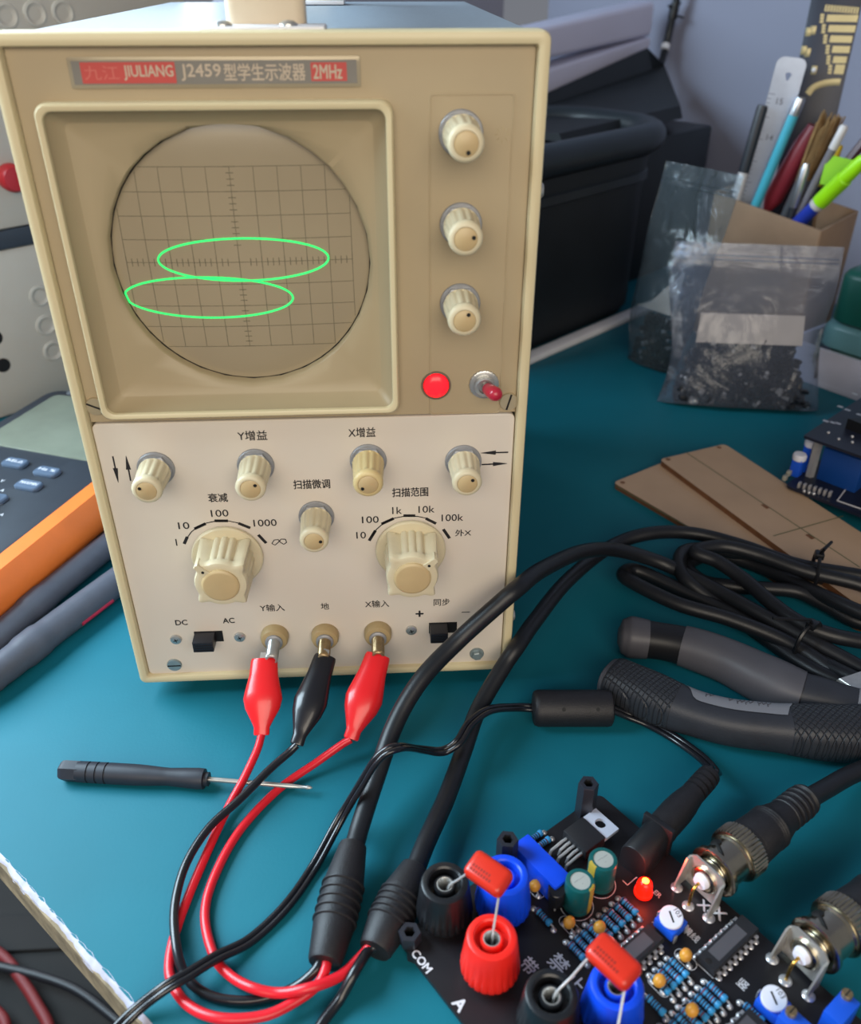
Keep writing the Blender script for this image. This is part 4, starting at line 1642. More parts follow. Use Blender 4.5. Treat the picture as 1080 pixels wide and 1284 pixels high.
hA = handle_path([(775, 797, 9), (800, 800, 9), (850, 808, 9), (905, 826, 9), (955, 850, 9), (1000, 870, 9), (1040, 880, 9), (1085, 893, 9), (1130, 912, 8)])
rA = rad([(0, 3), (.03, 7.0), (.09, 8.4), (.2, 7.6), (.35, 8.4), (.55, 9.4), (.68, 8.6), (.82, 7.8), (1, 7.5)])
seg(hA, 0, .17, rA, M_gripg, 'end_cap')
seg(hA, .15, .29, rA, M_gripb, 'grip_band', extra=-.25)
seg(hA, .27, .64, rA, M_gripg, 'grip_inlay', extra=.2)
seg(hA, .62, .86, rA, M_gripd, 'grip', extra=-.2)
seg(hA, .84, 1, rA, M_gripl, 'collar')
hB = handle_path([(757, 846, 9.5), (775, 855, 9.5), (815, 873, 9.5), (860, 891, 9.5), (910, 905, 9.5), (965, 912, 9.5), (1020, 917, 9.5), (1070, 920, 9), (1120, 915, 9), (1160, 905, 8)])
rB = rad([(0, 3.), (.03, 7.4), (.10, 9.0), (.22, 9.4), (.38, 8.2), (.55, 8.4), (.70, 9.8), (.80, 10), (1, 7.5)])
seg(hB, 0, .07, rB, M_gripg, 'end_cap', extra=.1)
seg(hB, .05, .3, rB, M_dia, 'grip')
seg(hB, .28, .62, rB, M_gripd, 'grip', extra=-.15)
seg(hB, .60, .90, rB, M_dia, 'grip')
seg(hB, .88, 1., rB, M_gripl, 'collar')
# pale inlay with raised maker's mark along the upper flank of the lower handle
n_ = len(hB) - 1
rows = []
for i in range(int(.31 * n_), int(.62 * n_) + 1):
    t = i / n_
    k = (i - .31 * n_) / (.31 * n_)
    tg = (hB[i + 1] - hB[i - 1]).normalized()
    sd_ = tg.cross(Vector((0, 0, 1))).normalized()
    up = sd_.cross(tg).normalized()
    r = rB(t) + .12
    row = []
    w0, w1 = 95 - 8 * min(1, k * 6), 140
    if k < .12:
        w0 = 138 - (138 - 87) * k / .12
    if k > .9:
        w0 = 87 + (138 - 87) * (k - .9) / .1
    for j in range(9):
        a = math.radians(w0 + (w1 - w0) * j / 8)
        row.append(hB[i] + sd_ * (r * sgp(math.cos(a), .72)) + up * (r * .95 * sgp(math.sin(a), .72)))
    rows.append(row)
mb = MB()
mb.loft(rows, 0, cap0=False, cap1=False, closed=False)
inl = mb.build('grip_inlay', [M_gripl], pls, fixn=False)
mb = MB()
for k in range(13):
    if k in (2, 3, 4):
        continue
    i = int(len(rows) * (.25 + k * .045))
    row = rows[min(i, len(rows) - 1)]
    mb.tube([row[2 + k % 2], row[4 + k % 3]], .22, 0, 5)
    mb.tube([row[3], rows[min(i + 1, len(rows) - 1)][5]], .22, 0, 5)
mb.build('raised_mark', [M_gripg], inl)
# jaws: riveted steel head
j0 = at(1062, 898, 9)
mb = MB()
pA = [at(1040, 880, 0), at(1075, 868, 0), at(1150, 880, 0), at(1215, 892, 0), at(1230, 905, 0), at(1150, 918, 0), at(1075, 905, 0)]
mb.prism([(p.x, p.y) for p in pA], 5, 13, 0, ch=1.)
c = at(1105, 892, 13)
mb.lathe([(5, 0), (5, .8), (4, 1.2), (.01, 1.2)], 0, 24, M=Matrix.Translation((c.x, c.y, 12.8)))
mb.build('jaws', [M_steel], pls)

# ================================================================== two brown engraved boards
M_mdf = mat('brown_hardboard', '#ad9278', .5, var=.07, vs=30)
M_mdfe = mat('burnt_board_edge', '#6d472c', .6, var=.2, vs=200)
M_grv = mat('engraved_line', '#4f5636', .6)


def hardboard(c0, c1, c2, z0, z1, label, holes, lines, spots, ext):
    A, B, Cc = at(*c0, z1), at(*c1, z1), at(*c2, z1)
    u = (B - A).normalized()
    w = (Cc - A)
    w = (w - u * w.dot(u))
    W_ = w.length
    w.normalize()
    L = (B - A).length * ext
    M_ = Matrix(((u.x, w.x, 0, A.x), (u.y, w.y, 0, A.y), (0, 0, 1, 0), (0, 0, 0, 1)))
    root = thing('hardboard_panel', label, 'board', (A + B) / 2, 0, 'engraved brown boards')
    WORLD[root.name] = Matrix.Translation(((A + B) / 2).xy.to_3d())
    root.location = ((A + B) / 2).xy.to_3d() * MM
    mb = MB(M_)
    pr_ = rrect(L / 2, W_ / 2, L, W_, 3, 4, 1)
    k = len(pr_)
    mb.add([(x, y, z0) for x, y in pr_] + [(x, y, z1) for x, y in pr_], [[i, (i + 1) % k, k + (i + 1) % k, k + i] for i in range(k)], 1, False)
    mb.add([(x, y, z1) for x, y in pr_], [list(range(k))], 0, False)
    mb.add([(x, y, z0) for x, y in pr_], [list(range(k))[::-1]], 0, False)
    bd = mb.build('sheet', [M_mdf, M_mdfe], root)
    Mi = M_.inverted()
    mb = MB(M_)
    for h in holes:
        p = Mi @ at(*h, z1)
        mb.lathe([(1.5, z1 + .03), (.01, z1 + .04)], 1, 16, M=Matrix.Translation((p.x, p.y, 0)))
    for a, b in lines:
        a, b = Mi @ at(*a, z1), Mi @ at(*b, z1)
        d = (b - a).normalized()
        s_ = Vector((-d.y, d.x, 0)) * .35
        a.z = b.z = z1 + .03
        mb.add([a + s_, a - s_, b - s_, b + s_], [[0, 1, 2, 3]], 0, False)
    for h in spots:
        p = Mi @ at(*h, z1)
        mb.box((p.x, p.y, z1 + .05), (4.5, 2.4, .1), 1, .5)
    mb.build('engraving', [M_grv, M_mdfe], bd, fixn=False)


hardboard((769, 605), (960, 716), (858, 569), 0, 3.2, 'brown engraved board, the lower of the two behind the coiled cables', [(781, 605)], [((772, 609), (900, 682))], [], 1.5)
hardboard((827, 576), (985, 692), (908, 556), 3.2, 6.4, 'brown engraved board with crossing green lines, lying on top of the other', [(838, 576), (902, 561)], [((860, 567), (1078, 711)), ((970, 672), (1058, 647))], [(960, 635), (1016, 673)], 1.9)

# ================================================================== instrument module resting on the brown boards
M_pcbb = mat('dark_blue_board', '#1b2030', .4, var=.12, vs=80)
mod = thing('display_module', 'two-tier blue and black circuit module resting on the brown boards', 'circuit module', at(1050, 600, 6.4))
L0 = at(985, 608, 9)
pu = (at(1078, 645, 9) - L0)
pu.z = 0
pu.normalize()
pv = Vector((-pu.y, pu.x, 0))
MMd = Matrix(((pu.x, pv.x, 0, L0.x), (pu.y, pv.y, 0, L0.y), (0, 0, 1, 0), (0, 0, 0, 1)))
mi = MMd.inverted()
MB(MMd).prism(rrect(47, 42, 94, 84, 3, 4, 1), 7.4, 9, 0).build('lower_board', [M_pcbb], mod)
U0 = mi @ at(1008, 546, 36)
MB(MMd).prism(rrect(U0.x + 44, U0.y + 45, 88, 90, 1, 3, 1), 34.4, 36, 0).build('upper_board', [M_pcbb], mod)
p = mi @ at(1055, 556, 30)
MB(MMd).box((U0.x + 20, U0.y + 22, 19), (22, 26, 20), 0, .8).build('blue_relay', [mat('deep_blue_relay', '#0e3f86', .45)], mod)
for q in ((1018, 556, 26), (1003, 573, 20)):
    p = mi @ at(*q)
    mb = MB(MMd)
    mb.box((p.x, p.y, q[2] / 2 + 4), (5.5, 5.5, q[2] - 9), 0, .4)
    mb.lathe([(3.6, q[2] - 1.5), (3.8, q[2] + 1), (3.2, q[2] + 2), (.01, q[2] + 2.2)], 1, 20, M=Matrix.Translation((p.x, p.y, 0)))
    mb.build('trimmer', [M_trim, M_dial], mod)
p0 = mi @ at(1003, 602, 12)
mb = MB(MMd)
for k in range(7):
    p = mi @ at(1004 + k * 6.4, 604 + k * 1.9, 13)
    mb.box((p.x, p.y, 11), (1.3, 2.6, 3.6), 0, .3)
for k in range(3):
    p = mi @ at(1009 + k * 6, 615 + k * 1.7, 10)
    mb.ball((p.x, p.y, 9.6), 1.0, 0, 10)
mb.build('pin_header', [M_solder], mod)
for q in ((985, 598), (990, 592), (994, 586), (1000, 592)):
    p = mi @ at(*q, 11)
    MB(MMd).box((p.x, p.y, 10.5), (2.2, 3.0, 3), 0, .4).build('small_component', [mat('pale_component', '#8f8f86', .5)], mod)
mb = MB(MMd)
for q in ((1072, 494), (1054, 510), (1063, 514), (1036, 528), (1045, 530), (1051, 531), (1078, 520)):
    p = mi @ at(*q, 36)
    mb.box((p.x, p.y, 36.05), (3.2, 2.0, .12), 0)
for q in ((1039, 543), (1052, 551), (1069, 555), (1069, 548)):
    p = mi @ at(*q, 36)
    mb.ball((p.x, p.y, 36.2), .9, 0, 10)
mb.build('solder_joints', [M_solder], mod)
mb = MB(MMd)
pts = [mi @ at(*q, 36) for q in ((1060, 537), (1100, 553), (1130, 520))]
mb.prism([(p.x, p.y) for p in pts] + [(pts[0].x + 20, pts[0].y + 26)], 36, 42, 0)
mb.build('display', [M_black], mod)
for x, y in ((U0.x + 5, U0.y + 6), (U0.x + 60, U0.y + 6), (U0.x + 5, U0.y + 60)):
    MB(MMd).lathe([(2.6, 9), (2.6, 34.4)], 0, 6, M=Matrix.Translation((x, y + 4, 0))).build('spacer', [M_steeld], mod)
mb = MB(MMd)
for q in (((1050, 628), (1078, 590)), ((1050, 628), (1085, 640))):
    a, b = mi @ at(*q[0], 9), mi @ at(*q[1], 9)
    mb.tube([(a.x, a.y, 9.1), (b.x, b.y, 9.1)], .35, 0, 6)
mb.build('board_outline', [M_silk], mod)

# ================================================================== clear bags
film_a = film('hazy_antistatic_film', '#6f7a80', .16, (.80, .84, .88), .7)
film_b = film('clear_bag_film', '#a9b4cc', .10, (.84, .88, .95), .8)


def bagmesh(M_, W, H, depth, nx=20, nz=26, seed=1, mat_=None, name='zip_bag', label='', skew=(0, 0), belly=None, taper=None):
    """pouch: front and back sheets joined at the sides, swollen near the bottom"""
    r = random.Random(seed)
    ph = [r.uniform(0, 6) for _ in range(8)]
    root = thing(name, label, 'bag', M_ @ Vector((0, 0, 0)), 0, 'clear zip bags')

    def pt(u, v, s_):
        tp = taper(v) if taper else 1.
        sw = depth * (belly(v) if belly else math.sin(PI * min(1, v * 1.15 + .05)) ** .7)
        e = max(0, 1 - (2 * u - 1) ** 2) ** .6
        wr = 1.2 * math.sin(9 * u + ph[0] + 3 * v) * math.sin(7 * v + ph[1]) + .8 * math.sin(17 * u + ph[2]) * math.sin(13 * v + ph[3])
        w_ = tp * W * (1 - .10 * math.sin(PI * min(1, v * 1.4)) * (1 if v < .7 else 1))
        x = (u - .5) * w_ + skew[0] * v
        return Vector((x + .8 * math.sin(8 * v + ph[4]), s_ * (sw * e / 2 + .25) + wr * e * .5 + skew[1] * v * v, v * H))
    vs, fs = [], []
    for s_ in (-1, 1):
        for j in range(nz + 1):
            for i in range(nx + 1):
                vs.append(pt(i / nx, j / nz, s_))
    k = (nx + 1) * (nz + 1)
    for o in (0, k):
        for j in range(nz):
            for i in range(nx):
                a = o + j * (nx + 1) + i
                fs.append([a, a + 1, a + nx + 2, a + nx + 1])
    for i in range(nx):
        fs.append([i, i + 1, k + i + 1, k + i])
    for j in range(nz):
        for i in (0, nx):
            a, b = j * (nx + 1) + i, (j + 1) * (nx + 1) + i
            fs.append([a, b, k + b, k + a])
    mb = MB(M_)
    mb.add(vs, fs)
    mb.build('film', [mat_], root)
    mb = MB(M_)
    for v in (.90, .925):
        mb.tube([pt(.02 + .96 * i / 12, v, -1) for i in range(13)], .55, 0, 6)
    mb.build('zip_seal', [mat_], root)
    return root, pt


# small dull bag leaning on the tool bag
A_, B_ = at(775, 440, 1), at(852, 470, 1)
bx = (B_ - A_)
bx.z = 0
bc_ = at(812, 458, 0)
bx.normalize()
by = Vector((-bx.y, bx.x, 0))
lean = math.radians(10)
bz = (Vector((0, 0, 1)) * math.cos(lean) + by * math.sin(lean))
byl = bz.cross(bx)
BM1 = Matrix(((bx.x, byl.x, bz.x, bc_.x), (bx.y, byl.y, bz.y, bc_.y), (bx.z, byl.z, bz.z, .3), (0, 0, 0, 1)))
bag1, pt1 = bagmesh(BM1, 62, 138, 22, seed=4, mat_=film_a, label='small hazy zip bag with dark parts leaning against the black tool bag', skew=(4, 0), belly=lambda v: max(0, math.sin(PI * min(1, v * 1.3 + .1))) ** .6, taper=lambda v: min(1., .62 + 1.5 * v))
M_paper = mat('white_paper', '#c9bfb6', .8)
mb = MB(BM1)
mb.prism([(-20, 40), (-8, 45), (14, 72), (14, 40)], -.2, .2, 0, M=Matrix(((1, 0, 0, 0), (0, 0, -1, -4.), (0, 1, 0, 0), (0, 0, 0, 1))))
tag(mb.build('paper_slip', [M_paper]), 'torn white paper slip inside the small hazy zip bag', 'paper')
M_parts = mat('dark_loose_parts', '#0f131c', .4, var=.3, vs=300, bump=.8, bs=500)


def heap(M_, W, H, D, n, label, seed, sz=3.4, m=None):
    r = random.Random(seed)
    mb = MB(M_)
    for k in range(n):
        v = r.random() ** 1.3
        u = r.uniform(-.5, .5) * (1 - .35 * v)
        d = r.uniform(-.5, .5) * (1 - .5 * v)
        T_ = Matrix.Translation((u * W, d * D, 2.5 + v * H)) @ Matrix.Rotation(r.uniform(0, 6), 4, (r.random(), r.random(), r.random() + .1))
        mb.box((0, 0, 0), (sz * r.uniform(.7, 1.5), sz * r.uniform(.6, 1.2), sz * r.uniform(.4, 1)), 0 if r.random() < .94 else 1, .3, M=T_, seg=1)
    o = mb.build('loose_parts', [m or M_parts, M_solder])
    tag(o, label, 'parts', None, 'stuff')


heap(BM1, 30, 34, 9, 240, 'loose dark parts at the bottom of the small hazy bag', 5)
# larger clear bag in front of the pen box
A_, B_ = at(822, 503, 0), at(1028, 515, 0)
bx = (B_ - A_)
Wb = bx.length
bx.normalize()
by = Vector((-bx.y, bx.x, 0))
bc_ = (A_ + B_) / 2
bc_.z = 0
lean = math.radians(16)
bz = (Vector((0, 0, 1)) * math.cos(lean) + by * math.sin(lean))
byl = bz.cross(bx)
BM2 = Matrix(((bx.x, byl.x, bz.x, bc_.x), (bx.y, byl.y, bz.y, bc_.y), (bx.z, byl.z, bz.z, .3), (0, 0, 0, 1)))
bag2, pt2 = bagmesh(BM2, Wb * .98, 104, 34, seed=9, mat_=film_b, label='large clear zip bag with a paper slip and black parts before the pen box', skew=(0, 5), belly=lambda v: (1. - .12 * v) * max(.03, math.sin(PI * min(1, v * 1.05 + .12))) ** .5)
mb = MB(BM2)
mb.prism([(-33, 41), (34, 42), (33, 61), (-32, 60)], -.2, .2, 0, M=Matrix(((1, 0, 0, 0), (0, 0, -1, -7.), (0, 1, 0, 0), (0, 0, 0, 1))))
tag(mb.build('paper_slip', [M_paper]), 'oblong white paper slip inside the large clear zip bag', 'paper')
heap(BM2, Wb * .80, 46, 18, 1700, 'loose black parts filling the bottom of the large clear bag', 11, 3.8)

# ================================================================== kraft pen box and what stands in it
M_kraft = mat('kraft_cardboard', '#8f7660', .8, var=.07, vs=60)
FB = 470.
PBX = EE(-69, FB + 31, 0)
cu_ = E1.copy()
cv_ = E2.copy()
BOXM = Matrix(((cu_.x, cv_.x, 0, PBX.x), (cu_.y, cv_.y, 0, PBX.y), (0, 0, 1, 0), (0, 0, 0, 1)))
BW_, BD_, BH_ = 86., 62., 101.
mb = MB(BOXM)
ro, ri = rrect(0, 0, BW_, BD_, 2, 3, 1), rrect(0, 0, BW_ - 3, BD_ - 3, 1, 3, 1)
nP = len(ro)


def toph(x, y):
    return BH_ + 13 * (-x / BW_) + (3 if y > 0 else 0)


mb.loft([[(x, y, 0) for x, y in ro], [(x, y, toph(x, y)) for x, y in ro], [(x, y, toph(x, y)) for x, y in ri], [(x, y, 3) for x, y in ri]], 0, smooth=False)
tag(mb.build('pen_box', [M_kraft]), 'brown cardboard pen box standing behind the large clear bag', 'pen holder')


def standing(px0, py0, px1, py1, k0, k1):
    """line through the pen box mouth: lower point at depth k0 along E2, upper at k1; returns foot and tip"""
    b = atn(px0, py0, E2, k0)
    t = atn(px1, py1, E2, k1)
    d = (t - b).normalized()
    foot = b - d * max(0, (b.z - 20) / max(d.z, .2))
    return foot, t, d


KB = FB + 24


def rod(name, cat, label, q, parts, k0=0, k1=0):
    foot, t, d = standing(*q, KB + k0, KB + k1)
    L = (t - foot).length
    root = thing(name, label, cat, foot, 0, 'writing tools in the pen box' if cat in ('pen', 'pencil', 'marker') else None)
    M_ = frame(foot, d, (1, 0, 0))
    for nm, prof, m, sg in parts:
        mb = MB(M_)
        mb.lathe([(r, h * L) for r, h in prof], 0, sg)
        mb.build(nm, [m], root)
    return M_, L, root


M_whitep = mat('white_pen_plastic', '#b9b4b4', .4)
M_dark = mat('dark_pen_plastic', '#22252c', .4)
M_lblue = mat('light_blue_pen_plastic', '#3f98ac', .3, coat=.2)
M_silver = mat('silver_ferrule', '#a8aab0', .3, .9)
rod('marker_pen', 'pen', 'black and white marker standing leftmost in the pen box', (925, 243, 957, 132), [('barrel', [(3.4, 0), (3.6, .02), (3.6, .70)], M_whitep, 16), ('pen_cap', [(3.9, .69), (3.9, .985), (3.4, 1)], M_dark, 16)], -8, -4)
# steel ruler
foot, t, d = standing(945, 255, 995, 72, KB + 2, KB + 10)
root = thing('steel_ruler', 'worn steel ruler with a hanging hole standing in the pen box', 'ruler', foot)
L = (t - foot).length
nrm = (CAM - t).normalized()
nrm = (nrm - d * nrm.dot(d)).normalized()
M_ = frame(foot, nrm, d)
mb = MB(M_)
ro_ = rrect(L / 2, 0, L, 20, 5, 6, 4)
hx = L - 12
ri_ = [(hx + 2.6 * math.cos(math.atan2(y, x - hx)), 2.6 * math.sin(math.atan2(y, x - hx))) for x, y in ro_]
mb.loft([[(x, y, -.5) for x, y in ro_], [(x, y, .5) for x, y in ro_], [(x, y, .5) for x, y in ri_], [(x, y, -.5) for x, y in ri_]], 0, loop=True, smooth=False)
rul = mb.build('blade', [mat('worn_ruler_steel', '#9aa3b4', .3, .75, var=.15, vs=40)], root)
mb = MB(M_)
for k in range(34):
    mb.box((L - 24 - k * 3, 8.6 - (1 if k % 5 == 0 else 0), .55), (.3, 2.5 + (2 if k % 5 == 0 else 0), .05), 0)
put_text(mb, '15', Matrix.Translation((L - 28, 1, .58)) @ Matrix.Rotation(-PI / 2, 4, 'Z'), h=4, mat=0)
put_text(mb, '14', Matrix.Translation((L - 52, 1, .58)) @ Matrix.Rotation(-PI / 2, 4, 'Z'), h=4, mat=0)
mb.build('scale', [M_ink], rul)
rod('pen', 'pen', 'light blue pen with a silver end standing beside the steel ruler', (951, 250, 1005, 122), [('barrel', [(3.2, 0), (3.4, .02), (3.6, .93)], M_lblue, 18), ('end_cap', [(3.7, .925), (3.7, .99), (3.0, 1)], M_silver, 18)], -6, -2)
rod('screwdriver', 'screwdriver', 'red handled driver leaning behind the bristle brush', (975, 240, 1022, 158), [('shaft', [(2, 0), (2, .6)], M_steel, 12), ('handle', [(3, .55), (7, .62), (7.5, .9), (5, 1)], mat('dull_red_plastic', '#7c2530', .4), 18)], 8, 12)
M_b, L, root = rod('paintbrush', 'paintbrush', 'brown bristle brush standing bristles up in the pen box', (990, 262, 1043, 150), [('handle', [(2.4, 0), (3.0, .4), (3.0, .55)], M_dark, 14), ('ferrule', [(4.0, .52), (4.4, .68), (5.2, .72)], M_silver, 18)], 0, 0)
mb = MB(M_b)
rb_ = random.Random(2)
for k in range(160):
    a, r = rb_.uniform(0, 2 * PI), math.sqrt(rb_.random())
    e = (9 * r * math.cos(a), 6 * r * math.sin(a), L * rb_.uniform(.95, 1.03))
    mb.tube([(4.5 * r * math.cos(a), 4 * r * math.sin(a), L * .70), (7.5 * r * math.cos(a), 5.5 * r * math.sin(a), L * .85), e], .5, 0, 4)
mb.build('bristles', [mat('brown_bristle', '#7a5d38', .7, var=.25, vs=150)], root)
rod('tweezers', 'tweezers', 'silver tipped tool standing before the bristle brush', (992, 270, 1012, 205), [('shank', [(2.2, 0), (2.4, .75)], M_dark, 12), ('tip', [(2.8, .74), (3.4, .8), (3.2, .96), (2, 1)], M_silver, 14)], -14, -12)
rod('pen', 'pen', 'clear barrelled pen with a white tip between brush and marker', (1000, 272, 1060, 157), [('barrel', [(2.8, 0), (2.8, .9)], mat('smoky_pen_barrel', '#6e6a70', .25), 14), ('pen_end', [(3.0, .89), (3., .99), (2, 1)], M_whitep, 14)], -10, -8)
rod('pencil', 'pencil', 'yellow tipped stick standing behind the clear barrelled pen', (1010, 270, 1054, 182), [('shaft', [(2.6, 0), (2.6, .8)], M_dark, 6), ('tip', [(3.6, .78), (4, .9), (2.2, 1)], mat('yellow_plastic', '#b39420', .4), 12)], 4, 6)
rod('pencil', 'pencil', 'dark maroon pencil leaning far right in the pen box', (1015, 262, 1090, 170), [('shaft', [(3.4, 0), (3.4, .97), (1, 1)], mat('maroon_lacquer', '#43202a', .35), 6)], 2, 0)
hl = rod('highlighter', 'marker', 'blue bodied highlighter with a lime green cap leaning far right', (1013, 268, 1086, 198), [('barrel', [(4.8, 0), (4.8, .72)], mat('highlighter_blue', '#22369a', .35), 20), ('grip_ring', [(5.1, .71), (5.2, .74)], M_whitep, 20), ('pen_cap', [(5.6, .735), (5.8, .88), (5.0, .885), (4.6, .98), (3.5, 1)], mat('lime_plastic', '#8fd011', .35), 20)], -16, -24)
# lime sticky tab, black circuit ruler
foot, t, d = standing(1030, 262, 1052, 205, KB - 6, KB - 8)
M_ = frame(t, (CAM - t), d)
mb = MB(M_)
mb.prism([(-15, -8), (4, -10), (4, 9), (-15, 7)], -.2, .2, 0)
tag(mb.build('sticky_tab', [mat('lime_paper', '#86c221', .6)]), 'lime green sticky tab under the highlighter', 'note')
foot, t, d = standing(985, 250, 1050, -60, KB + 26, KB + 40)
nrm = (CAM - t).normalized()
nrm = (nrm - d * nrm.dot(d)).normalized()
M_ = frame(foot, nrm, d)
Mi_ = M_.inverted()
L = (t - foot).length


def onr(px, py):
    """point of the black ruler's face on a sight line"""
    o_, d_ = Mi_ @ CAM, Mi_.to_3x3() @ sight(px, py)
    k = (.8 - o_.z) / d_.z
    return o_ + d_ * k


root = thing('circuit_ruler', 'tall black ruler with gold pads standing at the back of the pen box', 'ruler', foot)
y0 = onr(1005, 60).y
y1 = onr(1069, 60).y
ylo, yhi = min(y0, y1), max(y0, y1)
mb = MB(M_)
mb.box((L / 2, (ylo + yhi) / 2, 0), (L, yhi - ylo, 1.6), 0, .4)
cr = mb.build('board', [M_pcbb], root)
mb = MB(M_)
for a, b in ((1037, 1076), (1039, 1073), (1041, 1069), (1044, 1066), (1045, 1062), (1047, 1059)):
    k = (1037, 1039, 1041, 1044, 1045, 1047).index(a)
    yy = (23, 36, 49, 62, 75, 87)[k]
    p, q = onr(a, yy), onr(b, yy)
    mb.box(((p.x + q.x) / 2, (p.y + q.y) / 2, .86), (4.2 if k < 5 else 6, abs(q.y - p.y), .12), 0)
    for j in range(3):
        r_ = onr(a - 5.5 - j * .4, yy - 4 + j * 4)
        mb.box((r_.x, r_.y, .86), (1.6, 2.4, .12), 0)
for j in range(12):
    p = onr(1036 + j * 3.6, 10 + j * .3)
    mb.box((p.x, p.y, .86), (4, 1.2, .12), 0)
for q in ((1014, 40), (1020, 38), (1008, 63), (1013, 66), (1021, 88)):
    p = onr(*q)
    mb.box((p.x, p.y, .86), (5.5, 3.6, .12), 0, .05)
# round arc scale near the foot
pts = [onr(*q) for q in ((1013, 118), (1020, 110), (1032, 105), (1045, 103), (1054, 103))]
mb.tube([(p.x, p.y, .8) for p in spline(pts, 5)], 2.2, 0, 6, sq=.1)
mb.build('gold_pads', [mat('dull_gold_pads', '#9a8f6c', .35, .5)], cr)
mb = MB(M_)
pp = onr(1021, 88)
mb.ball((pp.x, pp.y, 1.2), (1.6, 1.6, .7), 0, 12)
mb.build('pad_led', [M_white], cr)

# ================================================================== black tool bag with curved rim, lid and paper on top
M_bag = mat('black_tool_bag_fabric', '#14191e', .55, var=.18, vs=30, bump=.3, bs=1200)
M_bagr = mat('black_rubber_rim', '#1d242a', .42, var=.1, vs=40)
bag = thing('tool_bag', 'black tool bag with a thick rounded rim and slanted lid behind the oscilloscope', 'tool bag', EE(-240, 380, 0))
BA0, BA1, BB0, BB1, BZ = -300., -170., 235., 505., 128.


def rr3(a0, a1, b0, b1, r, z):
    return [(x, y, z) for x, y in rrect((a0 + a1) / 2, (b0 + b1) / 2, a1 - a0, b1 - b0, r, 8, 3)]


mb = MB(TM)
mb.loft([rr3(BA0 + 8, BA1 - 6, BB0 + 8, BB1 - 22, 30, 1), rr3(BA0 + 4, BA1 - 2, BB0 + 4, BB1 - 16, 34, 8), rr3(BA0 + 4, BA1 - 2, BB0 + 4, BB1 - 10, 40, 100), rr3(BA0, BA1, BB0, BB1 - 4, 44, BZ - 2), rr3(BA0 + 8, BA1 - 8, BB0 + 8, BB1 - 12, 40, BZ + 4), rr3(BA0 + 40, BA1 - 40, BB0 + 40, BB1 - 45, 20, BZ + 6)])
mb.build('body', [M_bag], bag)
mb = MB(TM)
mb.tube([Vector(p) for p in rr3(BA0 + 2, BA1 - 2, BB0 + 2, BB1 + 2, 48, BZ + 10)], 11, 0, 14, closed=True)
mb.build('rim', [M_bagr], bag)
mb = MB(TM)
mb.loft([rr3(BA0 + 2, BA1 - 2, BB0 + 2, BB1 - 8, 46, BZ - 22), rr3(BA0 - 2, BA1 + 1, BB0 - 2, BB1 - 4, 46, BZ - 20), rr3(BA0 - 2, BA1 + 1, BB0 - 2, BB1 - 4, 46, BZ - 14), rr3(BA0 + 2, BA1 - 2, BB0 + 2, BB1 - 8, 46, BZ - 12)])
mb.build('seam_band', [M_bagr], bag)
# slanted lid rising at the back
mb = MB(TM)
q0, q1 = -215., -300.
l0, l1 = atn(690, 118, E1, q1), atn(812, 60, E1, q1)
l2, l3 = atn(832, 82, E1, q1), atn(800, 120, E1, q1 + 30)
bL = l0.dot(E2) - 90
zL = l0.z - (l1.z - l0.z) * 90 / (l1.dot(E2) - l0.dot(E2))
lid = [[(q0, bL, BZ + 8), (q0, l3.dot(E2) - 10, BZ + 8), (q0 - 4, l3.dot(E2) - 10, BZ + 18), (q0 - 4, bL, BZ + 14)],
       [(q1, bL, BZ + 8), (q1, l2.dot(E2), BZ + 8), (q1, l2.dot(E2) + 2, l2.z), (q1, bL, zL)],
       [(q1 - 8, bL, BZ + 8), (q1 - 8, l2.dot(E2), BZ + 8), (q1, l1.dot(E2), l1.z), (q1 - 8, bL, zL)]]
mb.loft(lid, 0, smooth=False)
mb.build('lid', [M_bag], bag)
M_sheet = mat('white_foam_sheet', '#b5b6cc', .7, var=.04, vs=15)


def roll(px0, py0, px1, py1, pw0, pw1, a, label, thick=7, ex=.5):
    """flat wrapped sheet lying along the lid, edge toward the camera"""
    p0, p1 = atn(px0, py0, E1, a), atn(px1, py1, E1, a)
    w0, w1 = atn(px0, pw0, E1, a), atn(px1, pw1, E1, a)
    dr = (p1 - p0)
    p0, w0 = p0 - dr * ex, w0 - dr * ex
    mb = MB()
    rings = []
    back = -E1 * 40
    for k in range(9):
        t = k / 8
        lo, hi = p0.lerp(p1, t), w0.lerp(w1, t)
        c_, h_ = (lo + hi) / 2, (hi - lo) / 2
        pr_ = rrect(0, 0, 30, 2 * h_.length, h_.length * .38, 5, 2)
        rings.append([c_ + back * .3 + E1 * x + Vector((0, 0, y)) for x, y in pr_])
    mb.loft(rings)
    tag(mb.build('foam_sheet', [M_sheet]), label, 'sheet', 'white sheets on the tool bag lid')


# ================================================================== black speaker box
sp_ = MB(TM)
spa, spb = -262., 585.
spk = thing('speaker_box', 'plain black box standing between the tool bag and the pen box', 'box', EE(spa, spb, 0))
MB(TM).box((spa, spb, 62), (90, 130, 124), 0, 3).build('cabinet', [mat('black_box_vinyl', '#12171b', .5, var=.1, vs=60)], spk)

